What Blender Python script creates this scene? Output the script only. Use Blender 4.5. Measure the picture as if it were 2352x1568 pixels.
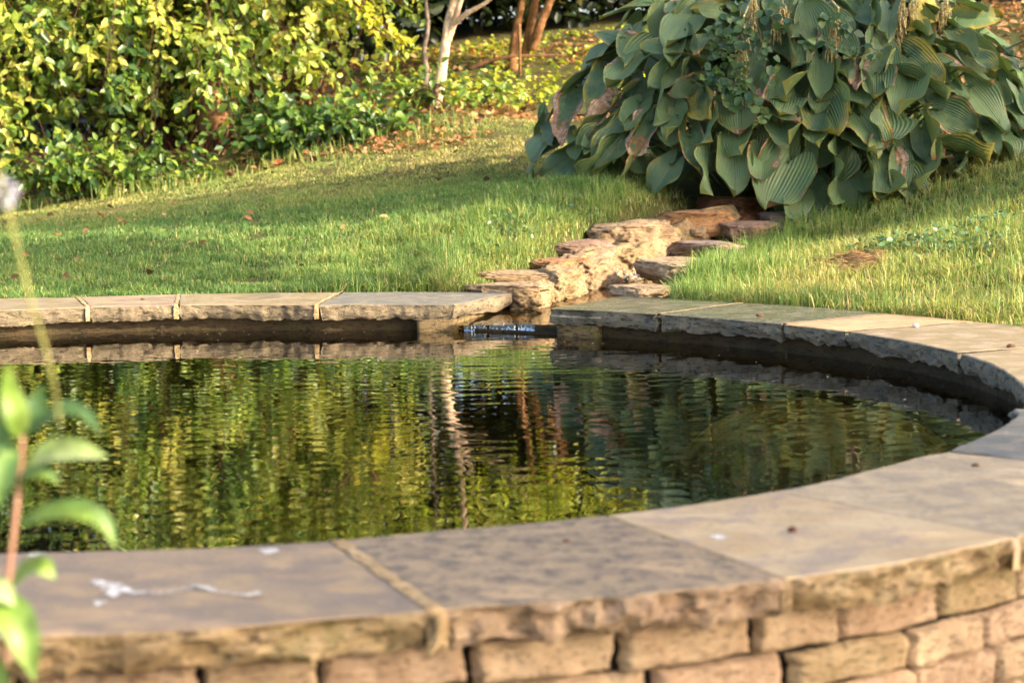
import bpy, math, random
import numpy as np
from mathutils import Vector, Matrix, noise as mnoise

for o in list(bpy.data.objects):
    bpy.data.objects.remove(o, do_unlink=True)
SC = bpy.context.scene
COL = SC.collection
rad = math.radians
RNG = np.random.default_rng(7)
random.seed(7)

# ------------------------------------------------------------------ camera
CAM_H = 0.62                     # camera height above the coping top (z = 0)
PITCH, ROLL = rad(6.13), rad(-0.54)
F = 70.0 / 36.0 * 2352.0         # focal length in units of a 2352 px wide frame
cp_, sp_ = math.cos(PITCH), math.sin(PITCH)
cr_, sr_ = math.cos(ROLL), math.sin(ROLL)
cam_d = bpy.data.cameras.new('camera')
cam = bpy.data.objects.new('camera', cam_d)
COL.objects.link(cam)
right = Vector((cr_, sr_ * sp_, sr_ * cp_))
up = Vector((-sr_, cr_ * sp_, cr_ * cp_))
fwd = Vector((0, cp_, -sp_))
M = Matrix((right, up, -fwd)).transposed().to_4x4()
M.translation = (0, 0, CAM_H)
cam.matrix_world = M
cam_d.sensor_width = 36
cam_d.sensor_fit = 'HORIZONTAL'
cam_d.lens = 70
cam_d.clip_start = 0.05
cam_d.clip_end = 500
cam_d.dof.use_dof = True
cam_d.dof.focus_distance = 7.0
cam_d.dof.aperture_fstop = 5.2
SC.camera = cam

# ------------------------------------------------------------------ light
SUN_AZ = Vector((0.88, -0.475)).normalized()      # ground direction towards the sun
SUN_EL = rad(27)
world = bpy.data.worlds.new('World')
SC.world = world
world.use_nodes = True
wn = world.node_tree
bg = wn.nodes['Background']
sky = wn.nodes.new('ShaderNodeTexSky')
sky.sky_type = 'NISHITA'
sky.sun_disc = False
sky.sun_elevation = SUN_EL
sky.sun_rotation = math.atan2(SUN_AZ.x, SUN_AZ.y)
sky.air_density = 0.8
sky.dust_density = 4.0
sky.ozone_density = 0.3
wn.links.new(sky.outputs[0], bg.inputs[0])
bg.inputs[1].default_value = 0.15
sun_d = bpy.data.lights.new('sun', 'SUN')
sun_d.energy = 3.5
sun_d.angle = rad(0.55)
sun_d.color = (1.0, 0.86, 0.66)
sun = bpy.data.objects.new('sun', sun_d)
COL.objects.link(sun)
SDIR = Vector((SUN_AZ.x * math.cos(SUN_EL), SUN_AZ.y * math.cos(SUN_EL), math.sin(SUN_EL)))
sun.rotation_euler = (-SDIR).to_track_quat('-Z', 'Y').to_euler()
sun.location = (6, 8, 8)
SC.view_settings.view_transform = 'Standard'
SC.view_settings.look = 'None'
SC.view_settings.gamma = 1
SC.view_settings.exposure = 1.97

# ------------------------------------------------------------------ measuring helpers
def ray(px, py):
    x = (px - 1176.0) / F
    y = -(py - 784.0) / F
    return right * x + up * y + fwd

def at(px, py, z=0.0):
    """the world point on height z that was measured at px, py in the photograph"""
    d = ray(px, py)
    t = (z - CAM_H) / d.z
    return Vector((d.x * t, d.y * t, z))

def atD(px, py, D):
    d = ray(px, py)
    t = D / d.y
    return Vector((d.x * t, D, CAM_H + d.z * t))

def srgb(r, g, b):
    f = lambda c: (c / 255 / 12.92) if c / 255 <= 0.04045 else ((c / 255 + 0.055) / 1.055) ** 2.4
    return (f(r), f(g), f(b), 1)

# ------------------------------------------------------------------ mesh helpers
class MB:
    def __init__(self):
        self.v, self.f3, self.f4, self.at, self.n = [], [], [], {}, 0
        self.m3, self.m4 = [], []
    def add(self, v, quads=None, tris=None, attrs=None, mi=0):
        v = np.asarray(v, float).reshape(-1, 3)
        self.v.append(v)
        if quads is not None and len(quads):
            q = np.asarray(quads, int).reshape(-1, 4) + self.n
            self.f4.append(q)
            self.m4.append(np.broadcast_to(np.asarray(mi, int), (len(q),)).copy())
        if tris is not None and len(tris):
            t = np.asarray(tris, int).reshape(-1, 3) + self.n
            self.f3.append(t)
            self.m3.append(np.broadcast_to(np.asarray(mi, int), (len(t),)).copy())
        for k, a in (attrs or {}).items():
            a = np.asarray(a, float)
            if a.ndim == 1:
                a = a[:, None].repeat(3, 1)
            self.at.setdefault(k, []).append(a)
        self.n += len(v)
        return self
    def build(self, name, mats, parent=None, smooth=True):
        v = np.concatenate(self.v)
        f4 = np.concatenate(self.f4) if self.f4 else np.zeros((0, 4), int)
        f3 = np.concatenate(self.f3) if self.f3 else np.zeros((0, 3), int)
        me = bpy.data.meshes.new(name)
        me.vertices.add(len(v))
        me.vertices.foreach_set('co', v.astype(np.float32).ravel())
        nl = f4.size + f3.size
        me.loops.add(nl)
        me.loops.foreach_set('vertex_index', np.concatenate([f4.ravel(), f3.ravel()]).astype(np.int32))
        npoly = len(f4) + len(f3)
        me.polygons.add(npoly)
        st = np.concatenate([np.arange(len(f4)) * 4, f4.size + np.arange(len(f3)) * 3])
        me.polygons.foreach_set('loop_start', st.astype(np.int32))
        me.polygons.foreach_set('use_smooth', np.full(npoly, smooth))
        mats = mats if isinstance(mats, (list, tuple)) else [mats]
        for m in mats:
            me.materials.append(m)
        mi = np.concatenate((self.m4 or [np.zeros(0, int)]) + (self.m3 or [np.zeros(0, int)]))
        me.polygons.foreach_set('material_index', mi.astype(np.int32))
        for k, a in self.at.items():
            arr = np.concatenate(a)
            if len(arr) == len(v):
                A = me.attributes.new(k, 'FLOAT_VECTOR', 'POINT')
                A.data.foreach_set('vector', arr.astype(np.float32).ravel())
        me.update()
        me.validate()
        o = bpy.data.objects.new(name, me)
        COL.objects.link(o)
        if parent is not None:
            o.parent = parent
        return o

def tag(o, label=None, cat=None, group=None, kind=None):
    if label: o['label'] = label
    if cat: o['category'] = cat
    if group: o['group'] = group
    if kind: o['kind'] = kind
    return o

def empty(name, loc=(0, 0, 0)):
    o = bpy.data.objects.new(name, None)
    o.empty_display_size = 0.1
    COL.objects.link(o)
    o.location = loc
    return o

def reparent(o, root):
    """parent a mesh built in world coordinates to an Empty that only has a location"""
    o.parent = root
    o.location = -root.location
    return o

def nz(p, s=1.0, o=4):
    return mnoise.fractal(Vector(p) * s, 1.0, 2.0, o)

def nzv(P, s=1.0, o=3, seed=0.0):
    off = Vector((seed * 7.13, seed * 3.7, seed * 1.9))
    return np.array([mnoise.fractal(Vector(p) * s + off, 1.0, 2.0, o) for p in P])

def smooth_line(pts, n):
    """Catmull-Rom through pts"""
    P = np.array([tuple(p) for p in pts], float)
    P = np.vstack([2 * P[0] - P[1], P, 2 * P[-1] - P[-2]])
    out = []
    k = len(P) - 3
    for t in np.linspace(0, k - 1e-9, n):
        i = int(t); u = t - i
        a, b, c, d = P[i], P[i + 1], P[i + 2], P[i + 3]
        out.append(.5 * ((2 * b) + (-a + c) * u + (2 * a - 5 * b + 4 * c - d) * u * u + (-a + 3 * b - 3 * c + d) * u ** 3))
    return np.array(out)

def tube(mb, pts, r0, r1, seg=7, wob=0.0, mi=0, tint=None):
    P = np.asarray([tuple(p) for p in pts], float)
    n = len(P)
    T = np.gradient(P, axis=0)
    T /= np.linalg.norm(T, axis=1)[:, None] + 1e-9
    ref = np.array([0.31, 0.87, 0.39])
    A = np.cross(T, ref); A /= np.linalg.norm(A, axis=1)[:, None] + 1e-9
    B = np.cross(T, A)
    R = np.linspace(r0, r1, n)
    if wob:
        R = R * (1 + wob * np.sin(np.arange(n) * 1.7 + P[0, 0] * 31))
    a = np.linspace(0, 2 * np.pi, seg, endpoint=False)
    V = P[:, None] + R[:, None, None] * (np.cos(a)[None, :, None] * A[:, None] + np.sin(a)[None, :, None] * B[:, None])
    i, j = np.meshgrid(np.arange(n - 1), np.arange(seg), indexing='ij')
    j2 = (j + 1) % seg
    q = np.stack([i * seg + j, i * seg + j2, (i + 1) * seg + j2, (i + 1) * seg + j], -1).reshape(-1, 4)
    V = V.reshape(-1, 3)
    caps = [[(n - 1) * seg + k, (n - 1) * seg + k + 1, (n - 1) * seg] for k in range(1, seg - 1)]
    caps += [[0, k + 1, k] for k in range(1, seg - 1)]
    at_ = {'tint': np.full(len(V), tint)} if tint is not None else None
    mb.add(V, q, caps, at_, mi)

def norm(a):
    return a / (np.linalg.norm(a, axis=-1, keepdims=True) + 1e-9)

def leaf_cloud(mb, pos, axis, nrm, L, W, fold=.25, droop=.15, tint=None, mi=0):
    n = len(pos)
    axis = norm(axis)
    side = norm(np.cross(axis, nrm))
    nrm = norm(np.cross(side, axis))
    L = np.broadcast_to(np.asarray(L, float), (n,))[:, None]
    W = np.broadcast_to(np.asarray(W, float), (n,))[:, None]
    b = pos
    t = pos + axis * L - nrm * L * droop
    m1 = pos + axis * L * .33 + nrm * W * fold
    m2 = pos + axis * L * .70 + nrm * (W * fold * .7 - L * droop * .45)
    V = np.stack([b, m1 - side * W * .5, m2 - side * W * .40, t, m2 + side * W * .40, m1 + side * W * .5], 1)
    k = np.arange(n)[:, None] * 6
    q = np.concatenate([k + np.array([[0, 3, 2, 1]]), k + np.array([[0, 5, 4, 3]])])
    at_ = {}
    if tint is not None:
        at_['tint'] = np.repeat(tint, 6, axis=0)
    mb.add(V.reshape(-1, 3), q, None, at_, mi)

# ------------------------------------------------------------------ material helpers
class NT:
    def __init__(self, name):
        self.m = bpy.data.materials.new(name)
        self.m.use_nodes = True
        self.t = self.m.node_tree
        self.t.nodes.clear()
        self.out = self.t.nodes.new('ShaderNodeOutputMaterial')
    def n(self, typ, **kw):
        nd = self.t.nodes.new('ShaderNode' + typ)
        for k, v in kw.items():
            if hasattr(nd, k) and k not in nd.inputs:
                setattr(nd, k, v)
            else:
                nd.inputs[k].default_value = v
        return nd
    def l(self, a, b):
        self.t.links.new(a, b)
    def val(self, x, sock):
        if hasattr(x, 'is_output'):
            self.l(x, sock)
        else:
            sock.default_value = x
    def pos(self, scale=(1, 1, 1), obj=False):
        g = self.n('TexCoord') if obj else self.n('NewGeometry')
        mp = self.n('Mapping')
        self.l(g.outputs['Object' if obj else 'Position'], mp.inputs[0])
        mp.inputs['Scale'].default_value = scale
        return mp.outputs[0]
    def noise(self, vec, scale, detail=4, rough=.55, dist=0):
        nd = self.n('TexNoise')
        self.l(vec, nd.inputs['Vector'])
        nd.inputs['Scale'].default_value = scale
        nd.inputs['Detail'].default_value = detail
        nd.inputs['Roughness'].default_value = rough
        nd.inputs['Distortion'].default_value = dist
        return nd.outputs[0]
    def ramp(self, fac, stops, interp='LINEAR'):
        r = self.n('ValToRGB')
        r.color_ramp.interpolation = interp
        el = r.color_ramp.elements
        while len(el) < len(stops):
            el.new(0.5)
        for e, (p, c) in zip(el, stops):
            e.position = p
            e.color = c if len(c) == 4 else (*c, 1)
        self.val(fac, r.inputs[0])
        return r.outputs[0]
    def mix(self, fac, a, b, mode='MIX'):
        x = self.n('Mix', data_type='RGBA', blend_type=mode)
        self.val(fac, x.inputs[0])
        self.val(a, x.inputs[6])
        self.val(b, x.inputs[7])
        return x.outputs[2]
    def math(self, op, a, b=0.0, c=None, clamp=False):
        x = self.n('Math', operation=op, use_clamp=clamp)
        self.val(a, x.inputs[0]); self.val(b, x.inputs[1])
        if c is not None: self.val(c, x.inputs[2])
        return x.outputs[0]
    def step(self, x, lo, hi):
        r = self.n('MapRange', interpolation_type='SMOOTHSTEP')
        self.val(x, r.inputs[0])
        self.val(lo, r.inputs[1]); self.val(hi, r.inputs[2])
        return r.outputs[0]
    def bump(self, h, strength, dist, prev=None):
        b = self.n('Bump')
        self.l(h, b.inputs['Height'])
        b.inputs['Strength'].default_value = strength
        b.inputs['Distance'].default_value = dist
        if prev is not None: self.l(prev, b.inputs['Normal'])
        return b.outputs[0]
    def attr(self, name):
        a = self.n('Attribute', attribute_name=name)
        s = self.n('SeparateXYZ')
        self.l(a.outputs['Vector'], s.inputs[0])
        return s.outputs
    def principled(self, col, rough=.6, spec=.5, normal=None):
        p = self.n('BsdfPrincipled')
        self.val(col, p.inputs['Base Color'])
        self.val(rough, p.inputs['Roughness'])
        p.inputs['Specular IOR Level'].default_value = spec
        if normal is not None: self.l(normal, p.inputs['Normal'])
        return p.outputs[0]
    def done(self, sh):
        self.l(sh, self.out.inputs[0])
        return self.m

def leaf_material(name, stops, trans=.4, rough=.42, spec=.45, tcol=1.25):
    """leaf colour from the leaf's own tint (x) through a ramp"""
    k = NT(name)
    a = k.attr('tint')
    col = k.ramp(a[0], stops)
    vec = k.pos()
    col = k.mix(k.step(k.noise(vec, 60, 2), .35, .75), col, k.mix(.5, col, (.03, .05, .01, 1)))
    sh = k.principled(col, rough, spec)
    tr = k.n('BsdfTranslucent')
    k.l(k.mix(1.0, col, (tcol, tcol * 1.05, tcol * .55, 1), 'MULTIPLY'), tr.inputs[0])
    mx = k.n('MixShader'); mx.inputs[0].default_value = trans
    k.l(sh, mx.inputs[1]); k.l(tr.outputs[0], mx.inputs[2])
    return k.done(mx.outputs[0])

def slab_material(name, c1, c2, c3, rough=(.45, .75), scale=3.0, moss=None, speckle=.3):
    k = NT(name)
    v = k.pos()
    vs = k.pos((1, 2.3, 1))
    n1 = k.noise(vs, scale, 5, .6, .6)
    n2 = k.noise(v, scale * 3.1, 6, .65, .3)
    col = k.mix(k.step(n1, .32, .66), c1, c2)
    col = k.mix(k.math('MULTIPLY', k.step(n2, .47, .62), .85), col, c3)
    streak = k.noise(k.pos((1.2, 7, 1)), scale * 2.2, 5, .65, .8)
    col = k.mix(k.math('MULTIPLY', k.step(streak, .52, .66), .38), col, k.mix(.55, c3, (.03, .025, .018, 1)))
    n3 = k.noise(v, 85, 3, .7)
    dark = k.mix(.75, col, (.03, .028, .025, 1))
    col = k.mix(k.math('MULTIPLY', k.step(n3, .55, .72), speckle), col, dark)
    n4 = k.noise(v, 150, 3, .65)
    col = k.mix(k.math('MULTIPLY', k.step(n4, .60, .70), .5), col, k.mix(.5, col, (.6, .57, .52, 1)))
    if moss is not None:
        col = k.mix(k.math('MULTIPLY', k.step(k.noise(v, 5.3, 5, .6), .5, .68), moss), col, (.09, .085, .02, 1))
    rr = k.n('MapRange'); k.l(n2, rr.inputs[0])
    rr.inputs[1].default_value = .3; rr.inputs[2].default_value = .7
    rr.inputs[3].default_value = rough[0]; rr.inputs[4].default_value = rough[1]
    ter = k.math('SNAP', k.noise(vs, scale * 1.5, 6, .55, .4), .055)
    b = k.bump(n1, .4, .012)
    b = k.bump(ter, .8, .010, b)
    b = k.bump(n2, .6, .008, b)
    b = k.bump(n3, .5, .0035, b)
    pit = k.step(k.noise(v, 38, 4, .7), .60, .70)
    col = k.mix(k.math('MULTIPLY', pit, .55), col, k.mix(.65, col, (.02, .017, .012, 1)))
    return k.done(k.principled(col, rr.outputs[0], .45, b))

def hewn_material(name, c1, c2, dark, moss=.0, scale=1.0, rough=.85, bump=1.0):
    """rough-split stone: blotches, dark pits and a little moss"""
    k = NT(name)
    v = k.pos()
    vs = k.pos((1, 1, 3.0))
    n1 = k.noise(v, 9 * scale, 5, .6, .4)
    n2 = k.noise(vs, 32 * scale, 5, .65, .5)
    n3 = k.noise(v, 120 * scale, 3, .7)
    col = k.mix(k.step(n1, .34, .64), c1, c2)
    col = k.mix(k.math('MULTIPLY', k.step(n2, .50, .64), .80), col, dark)
    col = k.mix(k.math('MULTIPLY', k.step(n3, .57, .70), .45), col, k.mix(.7, col, dark))
    if moss:
        col = k.mix(k.math('MULTIPLY', k.step(k.noise(v, 14, 5, .65), .50, .66), moss), col, (.075, .078, .012, 1))
    b = k.bump(n1, .6, .02)
    b = k.bump(n2, .8 * bump, .010, b)
    b = k.bump(n3, .6 * bump, .004, b)
    return k.done(k.principled(col, rough, .3, b))

# ------------------------------------------------------------------ the pond in plan
CEN = Vector((-1.387 * CAM_H, 8.071 * CAM_H))
R_IN, R_OUT = 3.383 * CAM_H, (3.383 + .82) * CAM_H
WATER_Z = -0.097

def polar(p):
    dx, dy = p.x - CEN.x, p.y - CEN.y
    return math.atan2(dy, dx), math.hypot(dx, dy)

def pt(phi, r, z=0.0):
    return np.array([CEN.x + r * math.cos(phi), CEN.y + r * math.sin(phi), z])

INNER_PX = [(0, 713), (201, 705), (405, 700), (726, 700), (1044, 699), (1265, 708), (1512, 721), (1800, 744), (1948, 761),
            (2200, 809), (2352, 905), (2280, 990), (2060, 1062), (1780, 1128), (1400, 1181), (1000, 1217), (770, 1241), (300, 1263), (60, 1268)]
OUTER_PX = [(0, 685), (178, 682), (410, 676), (780, 671), (1172, 671), (1427, 680), (1711, 695), (2046, 720), (2240, 739), (2340, 748),
            (2352, 1228), (2100, 1283), (1790, 1328), (1420, 1368), (1000, 1400), (500, 1438), (80, 1462)]
def ring(pxs, Rdef):
    L = sorted(polar(at(*p)) for p in pxs)
    ph = [a for a, _ in L]; rr = [b for _, b in L]
    return np.array(ph), np.array(rr)
IN_PH, IN_R = ring(INNER_PX, R_IN)
OUT_PH, OUT_R = ring(OUTER_PX, R_OUT)
def r_of(phi, PH, RR, Rdef):
    # fall back to the fitted circle where nothing was measured
    x = (phi + math.pi) % (2 * math.pi) - math.pi
    i = np.searchsorted(PH, x)
    if 0 < i < len(PH):
        a, b = PH[i - 1], PH[i]
        if b - a < 0.75:
            return float(np.interp(x, PH[i - 1:i + 1], RR[i - 1:i + 1]))
    d = np.min(np.abs((PH - x + math.pi) % (2 * math.pi) - math.pi))
    j = int(np.argmin(np.abs((PH - x + math.pi) % (2 * math.pi) - math.pi)))
    w = math.exp(-(d / .25) ** 2)
    return Rdef * (1 - w) + RR[j] * w
def r_in(phi): return r_of(phi, IN_PH, IN_R, R_IN)
def r_out(phi): return r_of(phi, OUT_PH, OUT_R, R_OUT)

# ------------------------------------------------------------------ terrain
RILL_C = [Vector((-.02, 6.9)), Vector((.10, 7.5)), Vector((.30, 8.2)), Vector((.50, 8.8)), Vector((.72, 9.25)), Vector((.97, 9.7)), Vector((1.30, 10.1)), Vector((1.6, 10.4))]
RILL_LINE = smooth_line([(p.x, p.y, 0) for p in RILL_C], 90)[:, :2]
ctrl = []
for px, py, D in [(0, 480, 13.5), (350, 425, 13.8), (700, 340, 14), (850, 310, 14), (1000, 245, 14), (1240, 275, 14), (1240, 425, 10.6),
                  (1130, 640, 7.9), (1330, 558, 8.7), (1420, 512, 9.2), (1590, 475, 9.7), (1480, 440, 10.0), (1520, 690, 7.4),
                  (1580, 610, 8.8), (1640, 565, 9.3), (1730, 525, 9.7), (1890, 488, 10.0), (2050, 432, 10.0), (2352, 365, 10.0), (2352, 540, 7.8),
                  (2000, 575, 8.2), (600, 560, 9.1), (300, 580, 9.0), (1300, 205, 15.5), (1150, 150, 16.5), (2300, 60, 15), (700, 200, 17), (1800, 240, 13),
                  (2352, 240, 12.5), (0, 350, 18)]:
    p = atD(px, py, D); ctrl.append((p.x, p.y, p.z))
for a in np.linspace(rad(-5), rad(185), 26):
    q = pt(a, r_out(a)); ctrl.append((q[0], q[1], -.012))
    q = pt(a, r_out(a) - .2); ctrl.append((q[0], q[1], -.02))
ctrl += [(-6, 8, -.05), (-6, 14, .0), (-6, 18, .5), (6, 8, .75), (6, 12, 1.0), (6, 18, 1.7), (0, 20, 1.7), (-3, 20, 1.2), (3, 20, 1.8)]
CT = np.array(ctrl)
def _tps(d2):
    return .5 * d2 * np.log(d2 + 1e-12)
_n = len(CT)
_K = _tps(((CT[:, None, :2] - CT[None, :, :2]) ** 2).sum(-1)) + np.eye(_n) * .01
_P = np.c_[np.ones(_n), CT[:, :2]]
_A = np.block([[_K, _P], [_P.T, np.zeros((3, 3))]])
_W = np.linalg.solve(_A, np.r_[CT[:, 2], 0, 0, 0])
def sstep(x, a, b):
    t = np.clip((x - a) / (b - a), 0, 1)
    return t * t * (3 - 2 * t)
def H(x, y, carve=True):
    x = np.asarray(x, float); y = np.asarray(y, float)
    xc = np.clip(x, -6, 6); yc = np.clip(y, 3, 20)
    z = np.empty(x.shape)
    fx, fy, fz = xc.ravel(), yc.ravel(), z.ravel()
    for s in range(0, fx.size, 4000):
        q = np.c_[fx[s:s + 4000], fy[s:s + 4000]]
        k = _tps(((q[:, None] - CT[None, :, :2]) ** 2).sum(-1))
        fz[s:s + 4000] = k @ _W[:_n] + _W[_n] + q @ _W[_n + 1:]
    z = fz.reshape(x.shape)
    z = z + .012 * np.sin(x * 3.1 + y * 1.7) * np.sin(y * 2.3 - x) * sstep(y, 7.5, 9)
    w = sstep(y, 3.9, 5.4)
    z = np.clip(z, -.3, 2.4) * w - .62 * (1 - w)
    if carve:
        d = rill_dist(x, y)
        rx = x - np.interp(y, RILL_LINE[:, 1], RILL_LINE[:, 0])
        wr = np.where(rx > 0, .10, 0.0)
        z = z - (.16 + .1 * sstep(y, 8.3, 9.2)) * (1 - sstep(d, .17 + wr, .27 + wr)) * sstep(y, 6.7, 6.9)
    return z
def rill_dist(x, y):
    fx, fy = np.ravel(x), np.ravel(y)
    out = np.full(fx.size, 9.0)
    near = (fx > -1.2) & (fx < 2.8) & (fy > 6) & (fy < 11.5)
    q = np.c_[fx[near], fy[near]]
    if len(q):
        out[near] = np.sqrt(((q[:, None] - RILL_LINE[None]) ** 2).sum(-1)).min(1)
    return out.reshape(np.shape(x))

def ground_material():
    k = NT('ground_soil')
    v = k.pos()
    n1 = k.noise(v, 2.2, 5, .6)
    n2 = k.noise(v, 30, 5, .7)
    col = k.mix(k.step(n1, .4, .62), (.052, .060, .018, 1), (.095, .080, .030, 1))
    col = k.mix(k.step(n2, .5, .68), col, (.06, .045, .02, 1))
    b = k.bump(n2, .8, .02)
    return k.done(k.principled(col, .95, .1, b))

def build_ground():
    na = 640
    rs = np.r_[np.linspace(0, .5, 5), np.linspace(.6, 9.5, 190), 10 + np.geomspace(.2, 110, 40)]
    ph = np.linspace(0, 2 * np.pi, na, endpoint=False)
    r0 = np.array([r_in(a) * .5 + r_out(a) * .5 for a in ph])
    RR = r0[None] + rs[:, None]
    X = CEN.x + RR * np.cos(ph)[None]; Y = CEN.y + RR * np.sin(ph)[None]
    Z = H(X, Y)
    Z[:5] = np.minimum(Z[:5], -.055)
    n, m = X.shape
    i, j = np.meshgrid(np.arange(n - 1), np.arange(m), indexing='ij')
    j2 = (j + 1) % m
    q = np.stack([i * m + j, (i + 1) * m + j, (i + 1) * m + j2, i * m + j2], -1).reshape(-1, 4)
    o = MB().add(np.stack([X, Y, Z], -1).reshape(-1, 3), q).build('ground', ground_material())
    tag(o, kind='structure')
build_ground()

# ------------------------------------------------------------------ stone materials
HEWN_FAR = hewn_material('hewn_far', srgb(128, 112, 88), srgb(104, 92, 72), srgb(48, 40, 30), .15)
HEWN_DARK = hewn_material('hewn_dark', srgb(92, 90, 80), srgb(112, 104, 86), srgb(34, 31, 25), .15)
HEWN_NEAR = hewn_material('hewn_near', srgb(158, 135, 100), srgb(132, 109, 78), srgb(52, 40, 25), .45, 1.2)
HEWN_PINK = hewn_material('hewn_pink', srgb(160, 136, 110), srgb(134, 110, 88), srgb(66, 50, 36), .12, 1.0)
MORTAR = hewn_material('mortar', srgb(184, 158, 116), srgb(160, 132, 92), srgb(96, 76, 50), .1, 1.6)
SLAB_OLIVE = slab_material('slab_olive', srgb(138, 122, 86), srgb(128, 108, 72), srgb(150, 132, 108), (.35, .6), 4, .2)
SLAB_WET = slab_material('slab_wet', srgb(96, 94, 64), srgb(82, 80, 60), srgb(112, 104, 80), (.16, .36), 4, .25, .15)
SLAB_GREY = slab_material('slab_grey', srgb(112, 106, 92), srgb(98, 94, 84), srgb(132, 120, 100), (.4, .65), 5, .15)
SLAB_TAN = slab_material('slab_tan', srgb(176, 146, 106), srgb(158, 128, 90), srgb(142, 118, 92), (.5, .75), 4)
SLAB_MAUVE = slab_material('slab_mauve', srgb(150, 126, 96), srgb(124, 106, 88), srgb(160, 134, 98), (.5, .7), 3.5, .06, .35)
SLAB_MOTTLE = slab_material('slab_mottle', srgb(160, 136, 102), srgb(130, 110, 86), srgb(92, 82, 70), (.6, .8), 9, .12, .6)
SLAB_BUFF = slab_material('slab_buff', srgb(186, 162, 124), srgb(172, 144, 102), srgb(152, 132, 114), (.55, .8), 3.2, .10, .4)
SLAB_PALE = slab_material('slab_pale', srgb(180, 158, 124), srgb(164, 142, 108), srgb(142, 126, 106), (.55, .8), 5, .06, .35)

# ------------------------------------------------------------------ coping slabs
def px_of(x, y, z=0):
    v = Vector((x, y, z - CAM_H))
    f = v.dot(fwd)
    return (1176 + F * v.dot(right) / f, 784 - F * v.dot(up) / f)
SLAB_T = .054
def build_slab(name, c_in0, c_out0, c_in1, c_out1, top, side, seed, label, thick=SLAB_T, rough=.008, layered=False):
    """corners are world points on the slab's top: inner/outer at its start angle, inner/outer at its end angle"""
    ns, nt = 64, 18
    a = [polar(p) for p in (c_in0, c_out0, c_in1, c_out1)]
    def wrap(x, ref): return ref + ((x - ref + math.pi) % (2 * math.pi) - math.pi)
    ai0, ao0 = a[0][0], wrap(a[1][0], a[0][0])
    ai1, ao1 = wrap(a[2][0], ai0), wrap(a[3][0], ao0)
    S = np.linspace(0, 1, ns); Tt = np.linspace(0, 1, nt)
    root_xy = (np.array(c_in0) + np.array(c_out1)) / 2
    inn, out = [], []
    for s in S:
        p = ai0 + (ai1 - ai0) * s; q = ao0 + (ao1 - ao0) * s
        ri = r_in(p); ro = r_out(q)
        if s < .12: k = s / .12; ri = a[0][1] * (1 - k) + ri * k; ro = a[1][1] * (1 - k) + ro * k
        if s > .88: k = (1 - s) / .12; ri = a[2][1] * (1 - k) + ri * k; ro = a[3][1] * (1 - k) + ro * k
        inn.append(pt(p, ri)); out.append(pt(q, ro))
    inn, out = np.array(inn), np.array(out)
    # boundary loop: inner edge, end 1, outer edge reversed, end 0
    e1 = inn[-1][None] + (out[-1] - inn[-1])[None] * Tt[1:-1, None]
    e0 = out[0][None] + (inn[0] - out[0])[None] * Tt[1:-1, None]
    loop = np.concatenate([inn, e1, out[::-1], e0])
    cen = loop.mean(0)
    nl = len(loop)
    # outward normals of the loop
    tg = np.roll(loop, -1, 0) - np.roll(loop, 1, 0)
    nr = norm(np.stack([tg[:, 1], -tg[:, 0], 0 * tg[:, 0]], 1))
    if ((loop - cen) * nr).sum(1).mean() < 0: nr = -nr
    zs = np.array([0, -.003, -.10, -.22, -.36, -.5, -.64, -.78, -.9, -1.0]) * thick
    zs[1] = -.0025
    rows = []
    for k, z in enumerate(zs):
        P = loop.copy()
        d1 = nzv(P + [0, 0, z * 2.2], 11, 3, seed)
        d2 = nzv(P + [0, 0, z], 42, 3, seed + 5)
        f = [0, .15, .6, 1, 1, 1, 1, 1, 1, .8][k]
        off = f * (rough * 1.2 * d1 + rough * .75 * d2) - [.0045, .0, 0, 0, 0, 0, .002, .004, .007, .010][k]
        if layered:
            off -= f * (.010 if z > -.5 * thick else -.004) * (.6 + .8 * np.sin(P[:, 0] * 21 + seed))
        edge = nzv(P, 5, 2, seed + 9) * .006 + nzv(P, 26, 2, seed + 2) * .0022
        P = P + nr * (off + edge)[:, None]
        lowz = z
        if k >= 6:
            lowz = z + (k - 5) / 4 * .011 * nzv(P, 13, 3, seed + 3) + (k - 5) / 4 * .006 * nzv(P, 40, 2, seed + 4)
        P[:, 2] = lowz + (0 if k > 1 else nzv(P, 4, 2, seed) * .0012)
        rows.append(P)
    V = np.concatenate(rows)
    nrw = len(rows)
    i, j = np.meshgrid(np.arange(nrw - 1), np.arange(nl), indexing='ij')
    j2 = (j + 1) % nl
    q = np.stack([i * nl + j, i * nl + j2, (i + 1) * nl + j2, (i + 1) * nl + j], -1).reshape(-1, 4)
    mb = MB()
    mi = np.ones(len(q), int); mi[:nl] = 0
    # top face: grid between inner and outer edge, boundary welded by position
    top_in = rows[0][:ns]; top_out = rows[0][ns + nt - 2:ns + nt - 2 + ns][::-1]
    end1 = np.concatenate([top_in[-1:], rows[0][ns:ns + nt - 2], top_out[-1:]])
    end0 = np.concatenate([top_in[:1], rows[0][2 * ns + nt - 2:][::-1], top_out[:1]])
    G = np.empty((ns, nt, 3))
    for s in range(ns):
        G[s] = top_in[s] * (1 - Tt[:, None]) + top_out[s] * Tt[:, None]
    G[0] = end0; G[-1] = end1
    zz = nzv(G.reshape(-1, 3), 4, 2, seed) * .0012
    zz2 = nzv(G.reshape(-1, 3), 2.2, 3, seed + 8) * .0022
    w = (np.minimum(np.minimum(S, 1 - S)[:, None] * 12, np.minimum(Tt, 1 - Tt)[None] * 6)).clip(0, 1).reshape(-1)
    g = G.reshape(-1, 3)
    g[:, 2] = g[:, 2] + (zz2 * w)
    ii, jj = np.meshgrid(np.arange(ns - 1), np.arange(nt - 1), indexing='ij')
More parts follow.
